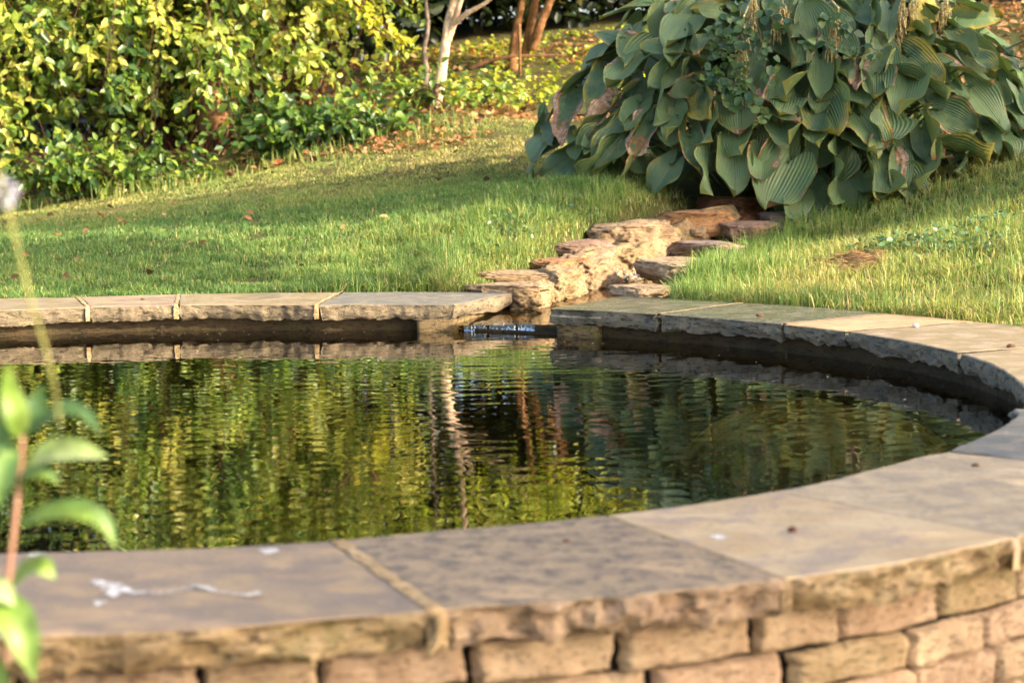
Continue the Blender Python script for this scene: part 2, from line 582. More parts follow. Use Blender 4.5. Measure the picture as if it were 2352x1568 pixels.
    qt = np.stack([ii * nt + jj, ii * nt + jj + 1, (ii + 1) * nt + jj + 1, (ii + 1) * nt + jj], -1).reshape(-1, 4)
    org = np.array([cen[0], cen[1], 0])
    mb.add(V - org, q, None, None, mi)
    mb.add(g - org, qt, None, None, 0)
    # underside
    nb = len(V)
    c = rows[-1].mean(0)
    mb.add(np.vstack([rows[-1], c]) - org, None, [[k, (k + 1) % nl, nl] for k in range(nl)], None, 1)
    o = mb.build(name, [top, side], None, True)
    o.location = org
    me = o.data
    # keep the arris crisp
    try:
        me.set_sharp_from_angle(angle=rad(38))
    except Exception:
        pass
    return tag(o, label, 'paving slab', 'coping slabs round the pond')

def joint(slab, p_in, p_out, width, seed, overhang=.004, drip=False, mat=None, hgt=.0015, face=True):
    """mortar strip in the joint beside a slab, over the top and down both faces"""
    a = np.array(p_in); b = np.array(p_out)
    d = norm((b - a)); n = np.array([-d[1], d[0], 0])
    L = np.linalg.norm(b - a)
    path = [(a - d * (overhang), -SLAB_T * .95), (a - d * (overhang + .002), -.02), (a - d * overhang, -.004), (a + d * .006, hgt)]
    for t in np.linspace(.04, .96, 22): path.append((a + d * L * t, hgt))
    path += [(b - d * .006, hgt), (b + d * overhang, -.004), (b + d * (overhang + .003), -.02), (b + d * (overhang + .001), -SLAB_T * .95)]
    if not face: path = path[3:-4]
    L_, R_, C_ = [], [], []
    for k, (p, z) in enumerate(path):
        w = width * .5 * (1 + .35 * nz((p[0] * 9, p[1] * 9, seed), 3) + .2 * nz((p[0] * 40, p[1] * 40, seed), 1))
        if k in (0, 1) or k >= len(path) - 2: w *= 1.15
        sh = n * .004 * nz((p[0] * 14, p[1] * 14, seed + 3), 1)
        q = np.array([p[0], p[1], z])
        L_.append(q + n * w + sh); R_.append(q - n * w + sh); C_.append(q + sh + np.array([0, 0, .0012]))
    V = np.concatenate([L_, C_, R_]); m = len(path)
    qd = []
    for k in range(m - 1):
        qd += [[k, k + 1, m + k + 1, m + k], [m + k, m + k + 1, 2 * m + k + 1, 2 * m + k]]
    mb = MB().add(V, qd)
    if drip:
        q = np.array([b[0], b[1], -.02]) + d * .012
        pts = [q + np.array([0, 0, .016]), q + d * .004, q + d * .006 - n * .006 + np.array([0, 0, -.018]), q + d * .002 - n * .016 + np.array([0, 0, -.034])]
        tube(mb, smooth_line(pts, 9), .009, .004, 7)
    o = mb.build('mortar_joint', mat or MORTAR, None)
    reparent(o, slab)
    return o

A_ = lambda x, y: at(x, y, 0)
def ext(phi, r): q = pt(phi, r); return Vector((q[0], q[1], 0))
phA = polar(A_(201, 705))[0]
S_DEF = [
    # name/ label, in0, out0, in1, out1 (ordered by angle, counter-clockwise from right), top, side
    ('right_curve', A_(2352, 905), None, A_(2206, 812), A_(2352, 799), SLAB_OLIVE, HEWN_DARK, 'grey-olive coping slab at the right edge, where the far rim curves round toward the camera'),
    ('H', A_(2200, 809), None, A_(1948, 761), A_(2243, 739), SLAB_OLIVE, HEWN_DARK, 'long olive coping slab carrying a dry snail shell, right of the tan slab'),
    ('G', A_(1942, 760), A_(2236, 738), A_(1803, 744), A_(2050, 720), SLAB_TAN, HEWN_DARK, 'short sandy tan coping slab between two olive slabs on the far right rim'),
    ('F', A_(1796, 744), A_(2042, 720), A_(1516, 721), A_(1716, 695), SLAB_WET, HEWN_DARK, 'dark olive coping slab with one tiny brown husk, second right of the rill'),
    ('E', A_(1508, 721), A_(1706, 695), A_(1265, 708), A_(1427, 680), SLAB_WET, HEWN_DARK, 'wet olive coping slab with a layered split edge, immediately right of the rill mouth'),
    ('D', A_(1044, 699), A_(1172, 673), A_(733, 700), A_(788, 671), SLAB_GREY, HEWN_FAR, 'grey coping slab with a sunlit end face, immediately left of the rill mouth'),
    ('C', A_(722, 700), A_(777, 671), A_(410, 700), A_(414, 676), SLAB_OLIVE, HEWN_FAR, 'longest brown coping slab on the far left rim, next to the grey slab'),
    ('B', A_(400, 700), A_(406, 676), A_(206, 705), A_(186, 682), SLAB_MAUVE, HEWN_FAR, 'short grey-brown coping slab between two pale mortar joints on the far left rim'),
]
SLABS = {}
for i, (nm, i0, o0, i1, o1, top, side, lab) in enumerate(S_DEF):
    if o0 is None:
        a = polar(i0)[0]
        if nm == 'H': o0 = A_(2358, 800)
        else: o0 = ext(a + .02, R_OUT)
    o = build_slab('coping_slab', i0, o0, i1, o1, top, side, i * 3.7 + 1, lab, layered=(nm == 'E'), rough=.010 if nm in 'HGF' else .007)
    SLABS[nm] = (o, i0, o0, i1, o1)
# far left slab runs out of the frame
a0 = polar(A_(196, 705))[0]
o = build_slab('coping_slab', A_(196, 705), A_(172, 682), ext(a0 + .30, R_IN + .02), ext(a0 + .30, R_OUT), SLAB_OLIVE, HEWN_FAR, 41, 'olive-streaked coping slab at the far left edge with a small yellow leaf on it', rough=.009)
SLABS['A'] = (o, A_(196, 705), A_(172, 682), None, None)
# near slabs, counter-clockwise: left one to right one
ph_n = polar(A_(770, 1241))[0]
aL = ph_n - .42
N_DEF = [
    ('N1', ext(aL, r_in(aL)), ext(aL, r_out(aL)), A_(764, 1241), A_(990, 1401), SLAB_MAUVE, HEWN_NEAR, 'grey-mauve near coping slab with a long white bird dropping'),
    ('N2', A_(780, 1240), A_(1010, 1400), A_(1386, 1183), A_(1796, 1328), SLAB_MOTTLE, HEWN_PINK, 'mottled grey-brown near coping slab with a pinkish split edge, at the bottom centre'),
    ('N3', A_(1394, 1182), A_(1804, 1327), A_(1772, 1128), A_(2326, 1233), SLAB_BUFF, HEWN_NEAR, 'sandy buff near coping slab with a mossy edge and a dark bud on top'),
    ('N4', A_(1779, 1127), A_(2335, 1232), A_(2178, 1036), None, SLAB_PALE, HEWN_NEAR, 'pale scratched near coping slab right of the sandy buff one'),
    ('N5', A_(2184, 1034), None, A_(2330, 938), None, SLAB_GREY, HEWN_DARK, 'blue-grey near coping slab at the right edge, where the two rims meet'),
]
for i, (nm, i0, o0, i1, o1, top, side, lab) in enumerate(N_DEF):
    if o0 is None: a = polar(i0)[0]; o0 = ext(a - .01, R_OUT)
    if o1 is None: a = polar(i1)[0]; o1 = ext(a - .02, R_OUT)
    o = build_slab('coping_slab', i0, o0, i1, o1, top, side, i * 5.3 + 60, lab, rough=.017)
    SLABS[nm] = (o, i0, o0, i1, o1)
# joints
mid = lambda a, b: (a + b) / 2
def J(slab, p_in, p_out, w, seed, **k): joint(SLABS[slab][0], p_in, p_out, w, seed, **k)
J('B', A_(201, 705), A_(179, 682), .015, 1)
J('C', A_(405, 700), A_(410, 676), .013, 2)
J('D', A_(727, 700), A_(782, 671), .012, 3)
J('F', A_(1512, 721), A_(1711, 695), .012, 4, face=False)
J('G', A_(1800, 744), A_(2046, 720), .014, 5, mat=SLAB_TAN, face=False)
J('H', A_(1945, 760.5), A_(2239, 738.5), .012, 6, mat=SLAB_TAN, face=False)
J('H', A_(2203, 810), A_(2355, 799), .012, 7, mat=SLAB_PALE, face=False)
J('N2', A_(772, 1240.5), A_(1000, 1400), .024, 8, drip=True)
J('N3', A_(1390, 1182.5), A_(1800, 1327), .016, 9, mat=HEWN_NEAR, hgt=-.002)
J('N4', A_(1775, 1127.5), A_(2330, 1232), .014, 10, mat=SLAB_BUFF, hgt=-.0015)

# ------------------------------------------------------------------ pond wall: stone courses outside, dark lining inside
WALL_SC = 1.5
WALL_A = hewn_material('wall_stone_tan', srgb(170, 146, 116), srgb(154, 128, 100), srgb(96, 78, 58), .0, WALL_SC, .85, .7)
WALL_B = hewn_material('wall_stone_rose', srgb(166, 140, 114), srgb(150, 122, 96), srgb(98, 76, 56), .0, WALL_SC, .85, .7)
WALL_C = hewn_material('wall_stone_moss', srgb(164, 142, 108), srgb(146, 122, 90), srgb(92, 76, 50), .25, WALL_SC, .85, .8)
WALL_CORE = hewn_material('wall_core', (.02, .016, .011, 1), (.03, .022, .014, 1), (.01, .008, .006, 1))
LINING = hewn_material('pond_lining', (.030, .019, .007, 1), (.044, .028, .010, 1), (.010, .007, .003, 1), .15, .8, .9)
wall = empty('pond_wall', (CEN.x, CEN.y, -.6))
tag(wall, 'round pond wall of tan coursed stone under the coping', 'wall')

def block(mb, phi0, phi1, z0, z1, r, depth, seed, mi):
    """one rounded, dressed stone on the outside of the round wall"""
    nu, nv = 25, 15
    U, Vv = np.meshgrid(np.linspace(-1, 1, nu), np.linspace(-1, 1, nv), indexing='ij')
    e = (1 - np.clip((np.abs(U) - .92) / .08, 0, 1) ** 2) * (1 - np.clip((np.abs(Vv) - .80) / .20, 0, 1) ** 2)
    L = (phi1 - phi0) * r
    P = []
    for u, v, b in zip(U.ravel(), Vv.ravel(), e.ravel()):
        ph = (phi0 + phi1) / 2 + u * (phi1 - phi0) / 2 * (1 - .035 * v * math.sin(seed)) + .0022 * nz((z0 * 30 + v * 2, seed, u), 1, 2) * abs(u)
        z = (z0 + z1) / 2 + v * (z1 - z0) / 2
        q = (ph * r * 9, z * 9, seed * 2.1)
        z += .0060 * nz((ph * r * 12, seed, v), 1, 2) * abs(v)
        rr = r - depth * (1 - b) ** 1 + .006 * nz(q, 1.3, 3) + .003 * nz(q, 4, 3) + .005 * math.sin(seed * 3)
        P.append(pt(ph, rr, z))
    i, j = np.meshgrid(np.arange(nu - 1), np.arange(nv - 1), indexing='ij')
    q = np.stack([i * nv + j, (i + 1) * nv + j, (i + 1) * nv + j + 1, i * nv + j + 1], -1).reshape(-1, 4)
    mb.add(np.array(P), q, None, None, mi)

mb = MB()
rng = random.Random(11)
zc = -SLAB_T - .004
course = 0
ph_lo, ph_hi = polar(A_(80, 1462))[0] - .25, polar(A_(2352, 1228))[0] + .45
first_joints = [polar(A_(x, 1400))[0] for x in (700, 1203, 1455, 1780, 2088, 2310)]
while zc > -.60:
    h = [.066, .058, .064, .060, .070, .062, .066, .07, .07][course % 9]
    ph = ph_lo + rng.uniform(0, .05)
    while ph < ph_hi:
        L = rng.uniform(.14, .25)
        r = r_out(ph) - .050
        p1 = ph + L / r
        block(mb, ph + .0022 / r, p1 - .0022 / r, zc - h + .0016, zc - .0016, r, .020, rng.uniform(0, 99), rng.choice([0, 0, 1, 1, 2]))
        ph = p1
    zc -= h
    course += 1
reparent(mb.build('stone_courses', [WALL_A, WALL_B, WALL_C], None), wall)
def band(r_fn, z0, z1, a0, a1, n, mat, name, flip=False, nzrow=8, wob=.0):
    ph = np.linspace(a0, a1, n)
    zs = np.linspace(z0, z1, nzrow)
    V = []
    for z in zs:
        for a in ph:
            r = r_fn(a) + (wob * nz((math.cos(a) * 9, math.sin(a) * 9, z * 6), 1, 3) if wob else 0)
            V.append(pt(a, r, z))
    i, j = np.meshgrid(np.arange(nzrow - 1), np.arange(n - 1), indexing='ij')
    q = np.stack([i * n + j, i * n + j + 1, (i + 1) * n + j + 1, (i + 1) * n + j], -1).reshape(-1, 4)
    if flip: q = q[:, ::-1]
    return MB().add(np.array(V), q).build(name, mat, None)
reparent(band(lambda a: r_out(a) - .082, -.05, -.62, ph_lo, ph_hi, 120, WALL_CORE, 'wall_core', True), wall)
PHI_L, PHI_R = polar(A_(1044, 699))[0], polar(A_(1265, 708))[0]       # mouth of the rill
# lining, stopping at the mouth
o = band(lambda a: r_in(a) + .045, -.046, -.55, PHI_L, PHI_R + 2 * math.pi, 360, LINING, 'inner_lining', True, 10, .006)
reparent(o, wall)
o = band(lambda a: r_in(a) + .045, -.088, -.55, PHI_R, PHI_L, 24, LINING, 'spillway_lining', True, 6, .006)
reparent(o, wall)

# ------------------------------------------------------------------ pond bed and water
def bed_material():
    k = NT('pond_bed')
    v = k.pos()
    n1 = k.noise(v, 3.0, 5, .6)
    n2 = k.noise(v, 16, 5, .7)
    col = k.mix(k.step(n1, .40, .60), (.016, .011, .003, 1), (.030, .022, .005, 1))
    zz = k.n('SeparateXYZ'); k.l(k.n('NewGeometry').outputs['Position'], zz.inputs[0])
    up_ = k.step(zz.outputs[2], -.30, -.17)
    silt = k.mix(k.step(n2, .40, .58), (.26, .19, .04, 1), (.85, .72, .28, 1))
    col = k.mix(up_, col, silt)
    return k.done(k.principled(col, .9, .1, k.bump(n2, .7, .03)))
def disc(r_fn, zfn, nr_, na, name, mat):
    V = [[CEN.x, CEN.y, zfn(CEN.x, CEN.y)]]
    for i in range(1, nr_ + 1):
        for a in np.linspace(0, 2 * np.pi, na, endpoint=False):
            q = pt(a, r_fn(a) * i / nr_)
            V.append([q[0], q[1], zfn(q[0], q[1])])
    tr = [[0, 1 + j, 1 + (j + 1) % na] for j in range(na)]
    qd = []
    for i in range(nr_ - 1):
        for j in range(na):
            qd.append([1 + i * na + j, 1 + (i + 1) * na + j, 1 + (i + 1) * na + (j + 1) % na, 1 + i * na + (j + 1) % na])
    return MB().add(np.array(V), qd, tr).build(name, mat)
def bed_z(x, y):
    # silt heaped up on the right-hand side
    d = ((x - .80) / .42) ** 2 + ((y - 5.15) / .62) ** 2
    return -.42 + .300 * math.exp(-d ** 2) + .02 * nz((x * 5, y * 5, 3), 1, 3)
tag(disc(lambda a: r_in(a) + .06, bed_z, 40, 120, 'pond_bed', bed_material()), kind='structure')

def water_material(name, tint, murk, ior=1.333, dens=.5, gloss=.0):
    k = NT(name)
    fr = k.n('Fresnel'); fr.inputs[0].default_value = ior
    gl = k.n('BsdfGlossy'); gl.inputs['Roughness'].default_value = gloss
    gl.inputs['Color'].default_value = (1, 1, 1, 1)
    tr = k.n('BsdfTransparent'); tr.inputs[0].default_value = tint
    df = k.n('BsdfDiffuse'); df.inputs[0].default_value = murk
    m1 = k.n('MixShader'); m1.inputs[0].default_value = dens
    k.l(tr.outputs[0], m1.inputs[1]); k.l(df.outputs[0], m1.inputs[2])
    m2 = k.n('MixShader')
    k.l(k.math('MULTIPLY_ADD', fr.outputs[0], 1.0, .0, clamp=True), m2.inputs[0])
    k.l(m1.outputs[0], m2.inputs[1]); k.l(gl.outputs[0], m2.inputs[2])
    return k, m2.outputs[0]

SPILL = np.array(mid(A_(1045, 735), A_(1268, 735)))[:2]
def build_water():
    step_ = .0105
    xs = np.arange(CEN.x - R_IN - .1, CEN.x + R_IN + .1, step_)
    ys = np.arange(CEN.y - R_IN - .1, CEN.y + R_IN + .1, step_)
    X, Y = np.meshgrid(xs, ys, indexing='ij')
    Z = np.zeros_like(X)
    g = np.random.default_rng(3)
    d = np.hypot(X - SPILL[0], Y - SPILL[1])
    calm = .35 + .65 * np.exp(-((X - .0) / 1.6) ** 2) * 1.0
    calm *= .5 + .5 * sstep(np.abs(Y - 6.75), 0, .5)
    for k in range(46):
        lam = math.exp(g.uniform(math.log(.036), math.log(.20)))
        th = g.normal(math.pi / 2, .42)
        slope = .0021 * g.uniform(.5, 1.3)
        amp = slope * lam / 6.283
        Z += amp * np.sin(6.283 / lam * (X * math.cos(th) + Y * math.sin(th)) + g.uniform(0, 6.28)) * (.45 + .55 * np.sin(X * g.uniform(.5, 2.5) + Y * g.uniform(.5, 2.5) + g.uniform(0, 6)))
    Z *= calm
    ringamp = .011 * .085 / 6.283 * np.exp(-d / 1.1) * sstep(d, .02, .2)
    Z += ringamp * np.sin(6.283 * d / .085 + 1.2 * np.sin(3 * np.arctan2(Y - SPILL[1], X - SPILL[0])))
    Z += .5 * ringamp * np.sin(6.283 * d / .047 + .7)
    n, m = X.shape
    Rr = np.hypot(X - CEN.x, Y - CEN.y)
    PHI = np.arctan2(Y - CEN.y, X - CEN.x)
    tab = np.linspace(-np.pi, np.pi, 721)
    rt = np.interp(PHI, tab, [r_in(a) + .05 for a in tab])
    i, j = np.meshgrid(np.arange(n - 1), np.arange(m - 1), indexing='ij')
    ok = (Rr < rt)[:-1, :-1]
    q = np.stack([i * m + j, (i + 1) * m + j, (i + 1) * m + j + 1, i * m + j + 1], -1)[ok]
    used = np.unique(q)
    remap = np.full(n * m, -1); remap[used] = np.arange(len(used))
    V = np.stack([X, Y, Z + WATER_Z], -1).reshape(-1, 3)[used]
    k, sh = water_material('pond_water', (.88, .78, .50, 1), (.020, .014, .004, 1), 2.0, .10)
    o = MB().add(V, remap[q]).build('water', k.done(sh))
    tag(o, kind='structure')
build_water()

# ------------------------------------------------------------------ stones of the rill
def rock_material(name, c1, c2, dark, wet=.85, moss=0.0, sc=1.0):
    return hewn_material(name, c1, c2, dark, moss, sc, wet)
ROCK_TAN = rock_material('rock_tan', srgb(154, 130, 98), srgb(130, 106, 78), srgb(54, 43, 32), sc=1.2)
ROCK_PALE = rock_material('rock_pale', srgb(168, 145, 114), srgb(146, 122, 92), srgb(68, 54, 40), sc=1.2)
ROCK_RED = rock_material('rock_red', srgb(150, 104, 70), srgb(124, 84, 58), srgb(72, 48, 34))
ROCK_PURPLE = rock_material('rock_purple', srgb(146, 116, 94), srgb(124, 98, 80), srgb(62, 48, 40), sc=1.2)
ROCK_BROWN = rock_material('rock_brown', srgb(160, 120, 80), srgb(132, 96, 62), srgb(62, 44, 30), sc=1.2)
ROCK_WET = rock_material('rock_wet', srgb(108, 70, 36), srgb(80, 50, 28), srgb(34, 22, 14), .35)
ROCK_GREY = rock_material('rock_grey', srgb(142, 122, 104), srgb(122, 104, 90), srgb(74, 62, 52))
BANK = rock_material('rill_mortar', srgb(156, 130, 94), srgb(128, 104, 72), srgb(56, 44, 30), .85, .5, 1.2)

from bpy import data as D_
import bmesh
_bm = bmesh.new(); bmesh.ops.create_icosphere(_bm, subdivisions=5, radius=1.0)
ICO_V = np.array([v.co[:] for v in _bm.verts]); ICO_F = np.array([[v.index for v in f.verts] for f in _bm.faces]); _bm.free()
def stone(name, px, py, D, size, rz, tilt, box, mat, seed, label, rough=.14, cat='stone', group='stones lining the rill', flat_top=True):
    """an irregular stone: superellipsoid, displaced by noise and chipped by a few random planes; px, py = its middle"""
    c = atD(px, py, D)
    P = np.sign(ICO_V) * np.abs(ICO_V) ** box
    g = np.random.default_rng(int(seed * 10))
    for k in range(9):
        nn = norm(g.normal(size=3) * np.array([1, 1, .6])); dd = g.uniform(.72, .98)
        s = P @ nn - dd
        P = P - np.where(s > 0, s, 0)[:, None] * nn * .92
    n1 = nzv(P, 1.4, 4, seed); n2 = nzv(P * [1, 1, 2.2], 4.2, 3, seed + 3); n3 = nzv(P * [1, 1, 1.6], 11, 2, seed + 6)
    P = P * (1 + rough * n1 + rough * .5 * n2 + rough * .28 * n3)[:, None]
    if flat_top:
        hi = P[:, 2] > .55
        P[hi, 2] = .55 + (P[hi, 2] - .55) * .35
    P = P * np.array(size) / 2
    R = Matrix.Rotation(rz, 3, 'Z') @ Matrix.Rotation(tilt[0], 3, 'X') @ Matrix.Rotation(tilt[1], 3, 'Y')
    P = P @ np.array(R).T
    o = MB().add(P, None, ICO_F).build(name, mat)
    o.location = c
    return tag(o, label, cat, group)

RZ = math.atan2(2.1, .75)      # run of the rill
# left bank, from the pond up
stone('rill_stone', 1168, 664, 7.62, (.34, .24, .06), .15, (0, .0), .6, ROCK_PALE, 1, 'lowest flat pale stone on the left bank, touching the grey coping slab')
stone('rill_stone', 1196, 640, 7.95, (.38, .26, .085), .10, (.05, .03), .5, ROCK_TAN, 2, 'flat tan ledge stone with an undercut front, on the left bank of the rill')
stone('rill_stone', 1285, 612, 8.35, (.27, .24, .10), .35, (0, -.05), .6, ROCK_BROWN, 3, 'small brown stone between the undercut ledge and the purplish stone, left bank')
stone('rill_stone', 1345, 580, 8.75, (.32, .28, .13), .45, (.05, -.05), .55, ROCK_PURPLE, 4, 'purplish grey-brown stone just below the big tan boulder')
stone('rill_stone', 1455, 556, 9.1, (.42, .34, .27), .75, (.0, -.10), .7, ROCK_TAN, 5, 'big tan pitted boulder halfway up the left bank', .18)
stone('rill_stone', 1588, 509, 9.6, (.40, .28, .16), .5, (0, -.04), .5, ROCK_BROWN, 6, 'brown flat-topped boulder near the head of the rill')
stone('rill_stone', 1698, 484, 10.0, (.40, .30, .19), .5, (0, .06), .55, ROCK_WET, 7, 'dark wet rust-brown rock under the hosta leaves at the head of the rill', .2)
# right bank
stone('rill_stone', 1480, 668, 7.62, (.24, .26, .06), .3, (0, 0), .6, ROCK_PALE, 11, 'small flat pale stone behind the wet coping slab, lowest on the right bank')
stone('rill_stone', 1562, 620, 8.28, (.36, .42, .12), .5, (.03, .0), .55, ROCK_PALE, 12, 'large pale flat stone with a dark undercut on the right bank')
stone('rill_stone', 1622, 570, 9.0, (.24, .34, .09), .8, (0, 0), .55, ROCK_GREY, 13, 'grey-brown stone half hidden by grass, third on the right bank')
stone('rill_stone', 1708, 528, 9.55, (.28, .28, .12), .6, (0, 0), .55, ROCK_PURPLE, 14, 'flat purplish stone in grass near the top of the right bank')
stone('rill_stone', 1802, 504, 9.85, (.24, .24, .11), .5, (0, 0), .55, ROCK_GREY, 15, 'grey stone under the hosta at the top of the right bank')
stone('rill_stone', 1870, 486, 10.0, (.16, .18, .09), .5, (0, 0), .55, ROCK_PURPLE, 16, 'smallest round purplish stone, uppermost on the right bank')
stone('edging_stone', 2170, 420, 10.05, (.50, .22, .07), .12, (0, -.22), .5, ROCK_GREY, 17, 'long grey edging stone between the hosta and the right lawn', group=None)
# lumpy stones mortared along the waterline of the left bank
ROCK_BANK = rock_material('rock_bank', srgb(158, 134, 98), srgb(132, 108, 76), srgb(54, 42, 28), .85, .4, 1.1)
for i, (x, y, D, sz, lab) in enumerate([
        (1212, 688, 7.62, (.30, .16, .12), 'low lumpy stone at the waterline just behind the grey slab'),
        (1282, 664, 8.0, (.40, .20, .17), 'lumpy tan stone at the waterline below the flat ledge stone'),
        (1362, 634, 8.45, (.44, .22, .22), 'tall lumpy stone at the waterline below the purplish stone'),
        (1440, 606, 8.85, (.40, .22, .20), 'mossy-footed stone at the waterline below the big boulder'),
        (1520, 578, 9.2, (.40, .20, .17), 'tan stone at the waterline right of the big boulder'),
        (1602, 548, 9.6, (.42, .20, .14), 'long tan stone at the waterline below the brown boulder')]):
    stone('rill_stone', x, y, D, sz, 1.2 + .1 * math.sin(i * 2.3), (.0, -.06), .62, [ROCK_BANK, ROCK_TAN][i % 3 == 2], 21 + i * 1.3, lab, .22, flat_top=False)
# mortared banks
def bank(pts_top, pts_bot, name, label, seed, thick=.10):
    n = 280; m = 44
    A = smooth_line(pts_top, n) - [.07, 0, .02]; B = smooth_line(pts_bot, n) - [.05, 0, 0]
    G = []
    for i in range(n):
        for j in range(m):
            t = j / (m - 1)
            p = A[i] * (1 - t) + B[i] * t
            G.append(p)
    G = np.array(G)
    G2 = G.reshape(n, m, 3)
    du = np.gradient(G2, axis=0); dv = np.gradient(G2, axis=1)
    N = norm(np.cross(du, dv)).reshape(-1, 3)
    d = .030 * nzv(G, 5, 3, seed) + .028 * np.abs(nzv(G, 13, 3, seed + 2)) + .010 * nzv(G, 38, 3, seed + 4)
    Fr = G + N * d[:, None]
    Bk = G - N * thick
    V = np.concatenate([Fr, Bk])
    q = []
    K = n * m
    for i in range(n - 1):
        for j in range(m - 1):
            a, b, c, e = i * m + j, (i + 1) * m + j, (i + 1) * m + j + 1, i * m + j + 1
            q += [[a, b, c, e], [K + a, K + e, K + c, K + b]]
    for i in range(n - 1):
        for j in (0, m - 1):
            a, b = i * m + j, (i + 1) * m + j
            q.append([a, K + a, K + b, b] if j == 0 else [a, b, K + b, K + a])
    for j in range(m - 1):
        for i in (0, n - 1):
            a, b = i * m + j, i * m + j + 1
            q.append([a, b, K + b, K + a])
    o = MB().add(V, q).build(name, BANK)
    return tag(o, label, 'stone edging')
v3 = lambda p: tuple(p)
bank([v3(atD(1155, 668, 7.5)), v3(atD(1262, 640, 7.95)), v3(atD(1335, 600, 8.4)), v3(atD(1410, 560, 8.75)), v3(atD(1520, 530, 9.2)), v3(atD(1600, 505, 9.65)), v3(atD(1690, 490, 9.9))],
     [v3(at(1160, 708, -.10)), v3(at(1290, 682, -.10)), v3(atD(1390, 655, 8.55)), v3(atD(1450, 632, 8.95)), v3(atD(1530, 600, 9.25)), v3(atD(1620, 560, 9.6)), v3(atD(1700, 530, 9.85))],
     'rill_bank', 'lumpy tan mortared bank under the stones on the left of the rill', 5)
# end blocks carrying the slabs at the mouth
def prism(pts_top, z0, z1, name, mat, label=None, cat=None, seed=1):
    """a rough block standing on the pond floor under a slab end"""
    P = [np.array(p) for p in pts_top]
    loop = []
    for a, b in zip(P, P[1:] + P[:1]):
        for t in np.linspace(0, 1, 10, endpoint=False): loop.append(a * (1 - t) + b * t)
    loop = np.array(loop); nl = len(loop); c = loop.mean(0)
    rows = []
    for z in np.linspace(z0, z1, 9):
        q = loop.copy(); q[:, 2] = z
        d = .006 * nzv(q, 18, 3, seed) + .003 * nzv(q, 60, 2, seed)
        q[:, :2] += norm(q - np.array([c[0], c[1], z]))[:, :2] * d[:, None]
        rows.append(q)
    V = np.concatenate(rows + [np.array([[c[0], c[1], z0]])])
    q = [[i * nl + j, i * nl + (j + 1) % nl, (i + 1) * nl + (j + 1) % nl, (i + 1) * nl + j] for i in range(8) for j in range(nl)]
    t = [[(j + 1) % nl, j, len(V) - 1] for j in range(nl)]
    o = MB().add(V, q, t).build(name, mat)
    if label: tag(o, label, cat)
    return o
LEDGE = rock_material('rock_ledge', srgb(58, 46, 30), srgb(44, 36, 26), srgb(20, 16, 12), .3, .3)
MOSSY = rock_material('rock_mossy', srgb(120, 98, 62), srgb(92, 76, 48), srgb(40, 32, 20), .7, .55)
dI = lambda p, k: p + (Vector((CEN.x, CEN.y, 0)) - p).normalized() * k
a_, b_ = A_(1044, 699), A_(955, 699.5)
c_, d_ = A_(1172, 673), A_(1050, 673)
prism([dI(a_, -.012), dI(b_, -.012), d_, c_ + Vector((.03, .28, 0))], -SLAB_T - .001, -.30, 'pier_block', MOSSY, 'mossy stone block under the end of the grey slab, left of the spill', 'stone block', 2)
a_, b_ = A_(1272, 708.5), A_(1365, 713)
c_, d_ = A_(1427, 680), A_(1540, 686)
prism([dI(a_, -.02), dI(b_, -.02), d_, c_], -SLAB_T - .001, -.30, 'pier_block', MOSSY, 'mossy stone block under the wet slab, right of the spill', 'stone block', 3)
# slab floor of the mouth: a dark ledge over which the water falls
p = [A_(1040, 700), A_(1272, 709), A_(1440, 681), A_(1180, 672)]
q0, q1 = at(1036, 744, -.075), at(1290, 748, -.075)
for q_ in (q0, q1): q_.z = 0
prism([q0, q1, q1 + Vector((.25, .6, 0)), q0 + Vector((.2, .6, 0))], -.082, -.30, 'spill_ledge', LEDGE, 'dark wet stone ledge at the mouth of the rill where the water spills', 'stone ledge', 4)

# ------------------------------------------------------------------ rill water
def strip(Lp, Rp, name, mat, n=70, m=12, wav=.0015):
    A = smooth_line(Lp, n); B = smooth_line(Rp, n)
    V = []
    for i in range(n):
        for j in range(m):
            t = j / (m - 1)
            q = A[i] * (1 - t) + B[i] * t
            q[2] += wav * nz((q[0] * 14, q[1] * 5, 0), 1, 2)
            V.append(q)
    i, j = np.meshgrid(np.arange(n - 1), np.arange(m - 1), indexing='ij')
    q = np.stack([i * m + j, i * m + j + 1, (i + 1) * m + j + 1, (i + 1) * m + j], -1).reshape(-1, 4)
    return MB().add(np.array(V), q).build(name, mat)
k, sh = water_material('rill_water', (.86, .70, .42, 1), (.10, .065, .02, 1), 1.16, .12)
RW = k.done(sh)
Lp = [(-.225, 6.985, -.071), (-.20, 7.05, -.0705), (-.06, 7.55, -.066), (.12, 8.1, -.060), (.30, 8.6, -.052), (.44, 8.88, -.046), (.52, 8.98, .02), (.72, 9.3, .05), (1.0, 9.72, .10), (1.3, 10.1, .12)]
Rp = [(.165, 6.975, -.071), (.19, 7.05, -.0705), (.42, 7.55, -.066), (.56, 8.0, -.060), (.68, 8.45, -.052), (.80, 8.74, -.046), (.86, 8.84, .02), (1.04, 9.15, .05), (1.32, 9.55, .10), (1.6, 9.95, .12)]
o = strip(Lp, Rp, 'rill_water', RW, 120, 14)
tag(o, kind='structure')
# bed of the rill under the water
RBED = rock_material('rill_bed', srgb(186, 138, 66), srgb(156, 110, 50), srgb(96, 66, 28), .5, .25)
o = strip([(x, y, z - .018) for x, y, z in Lp[1:]], [(x, y, z - .018) for x, y, z in Rp[1:]], 'rill_bed', RBED, 100, 18, .012)
tag(o, kind='structure')
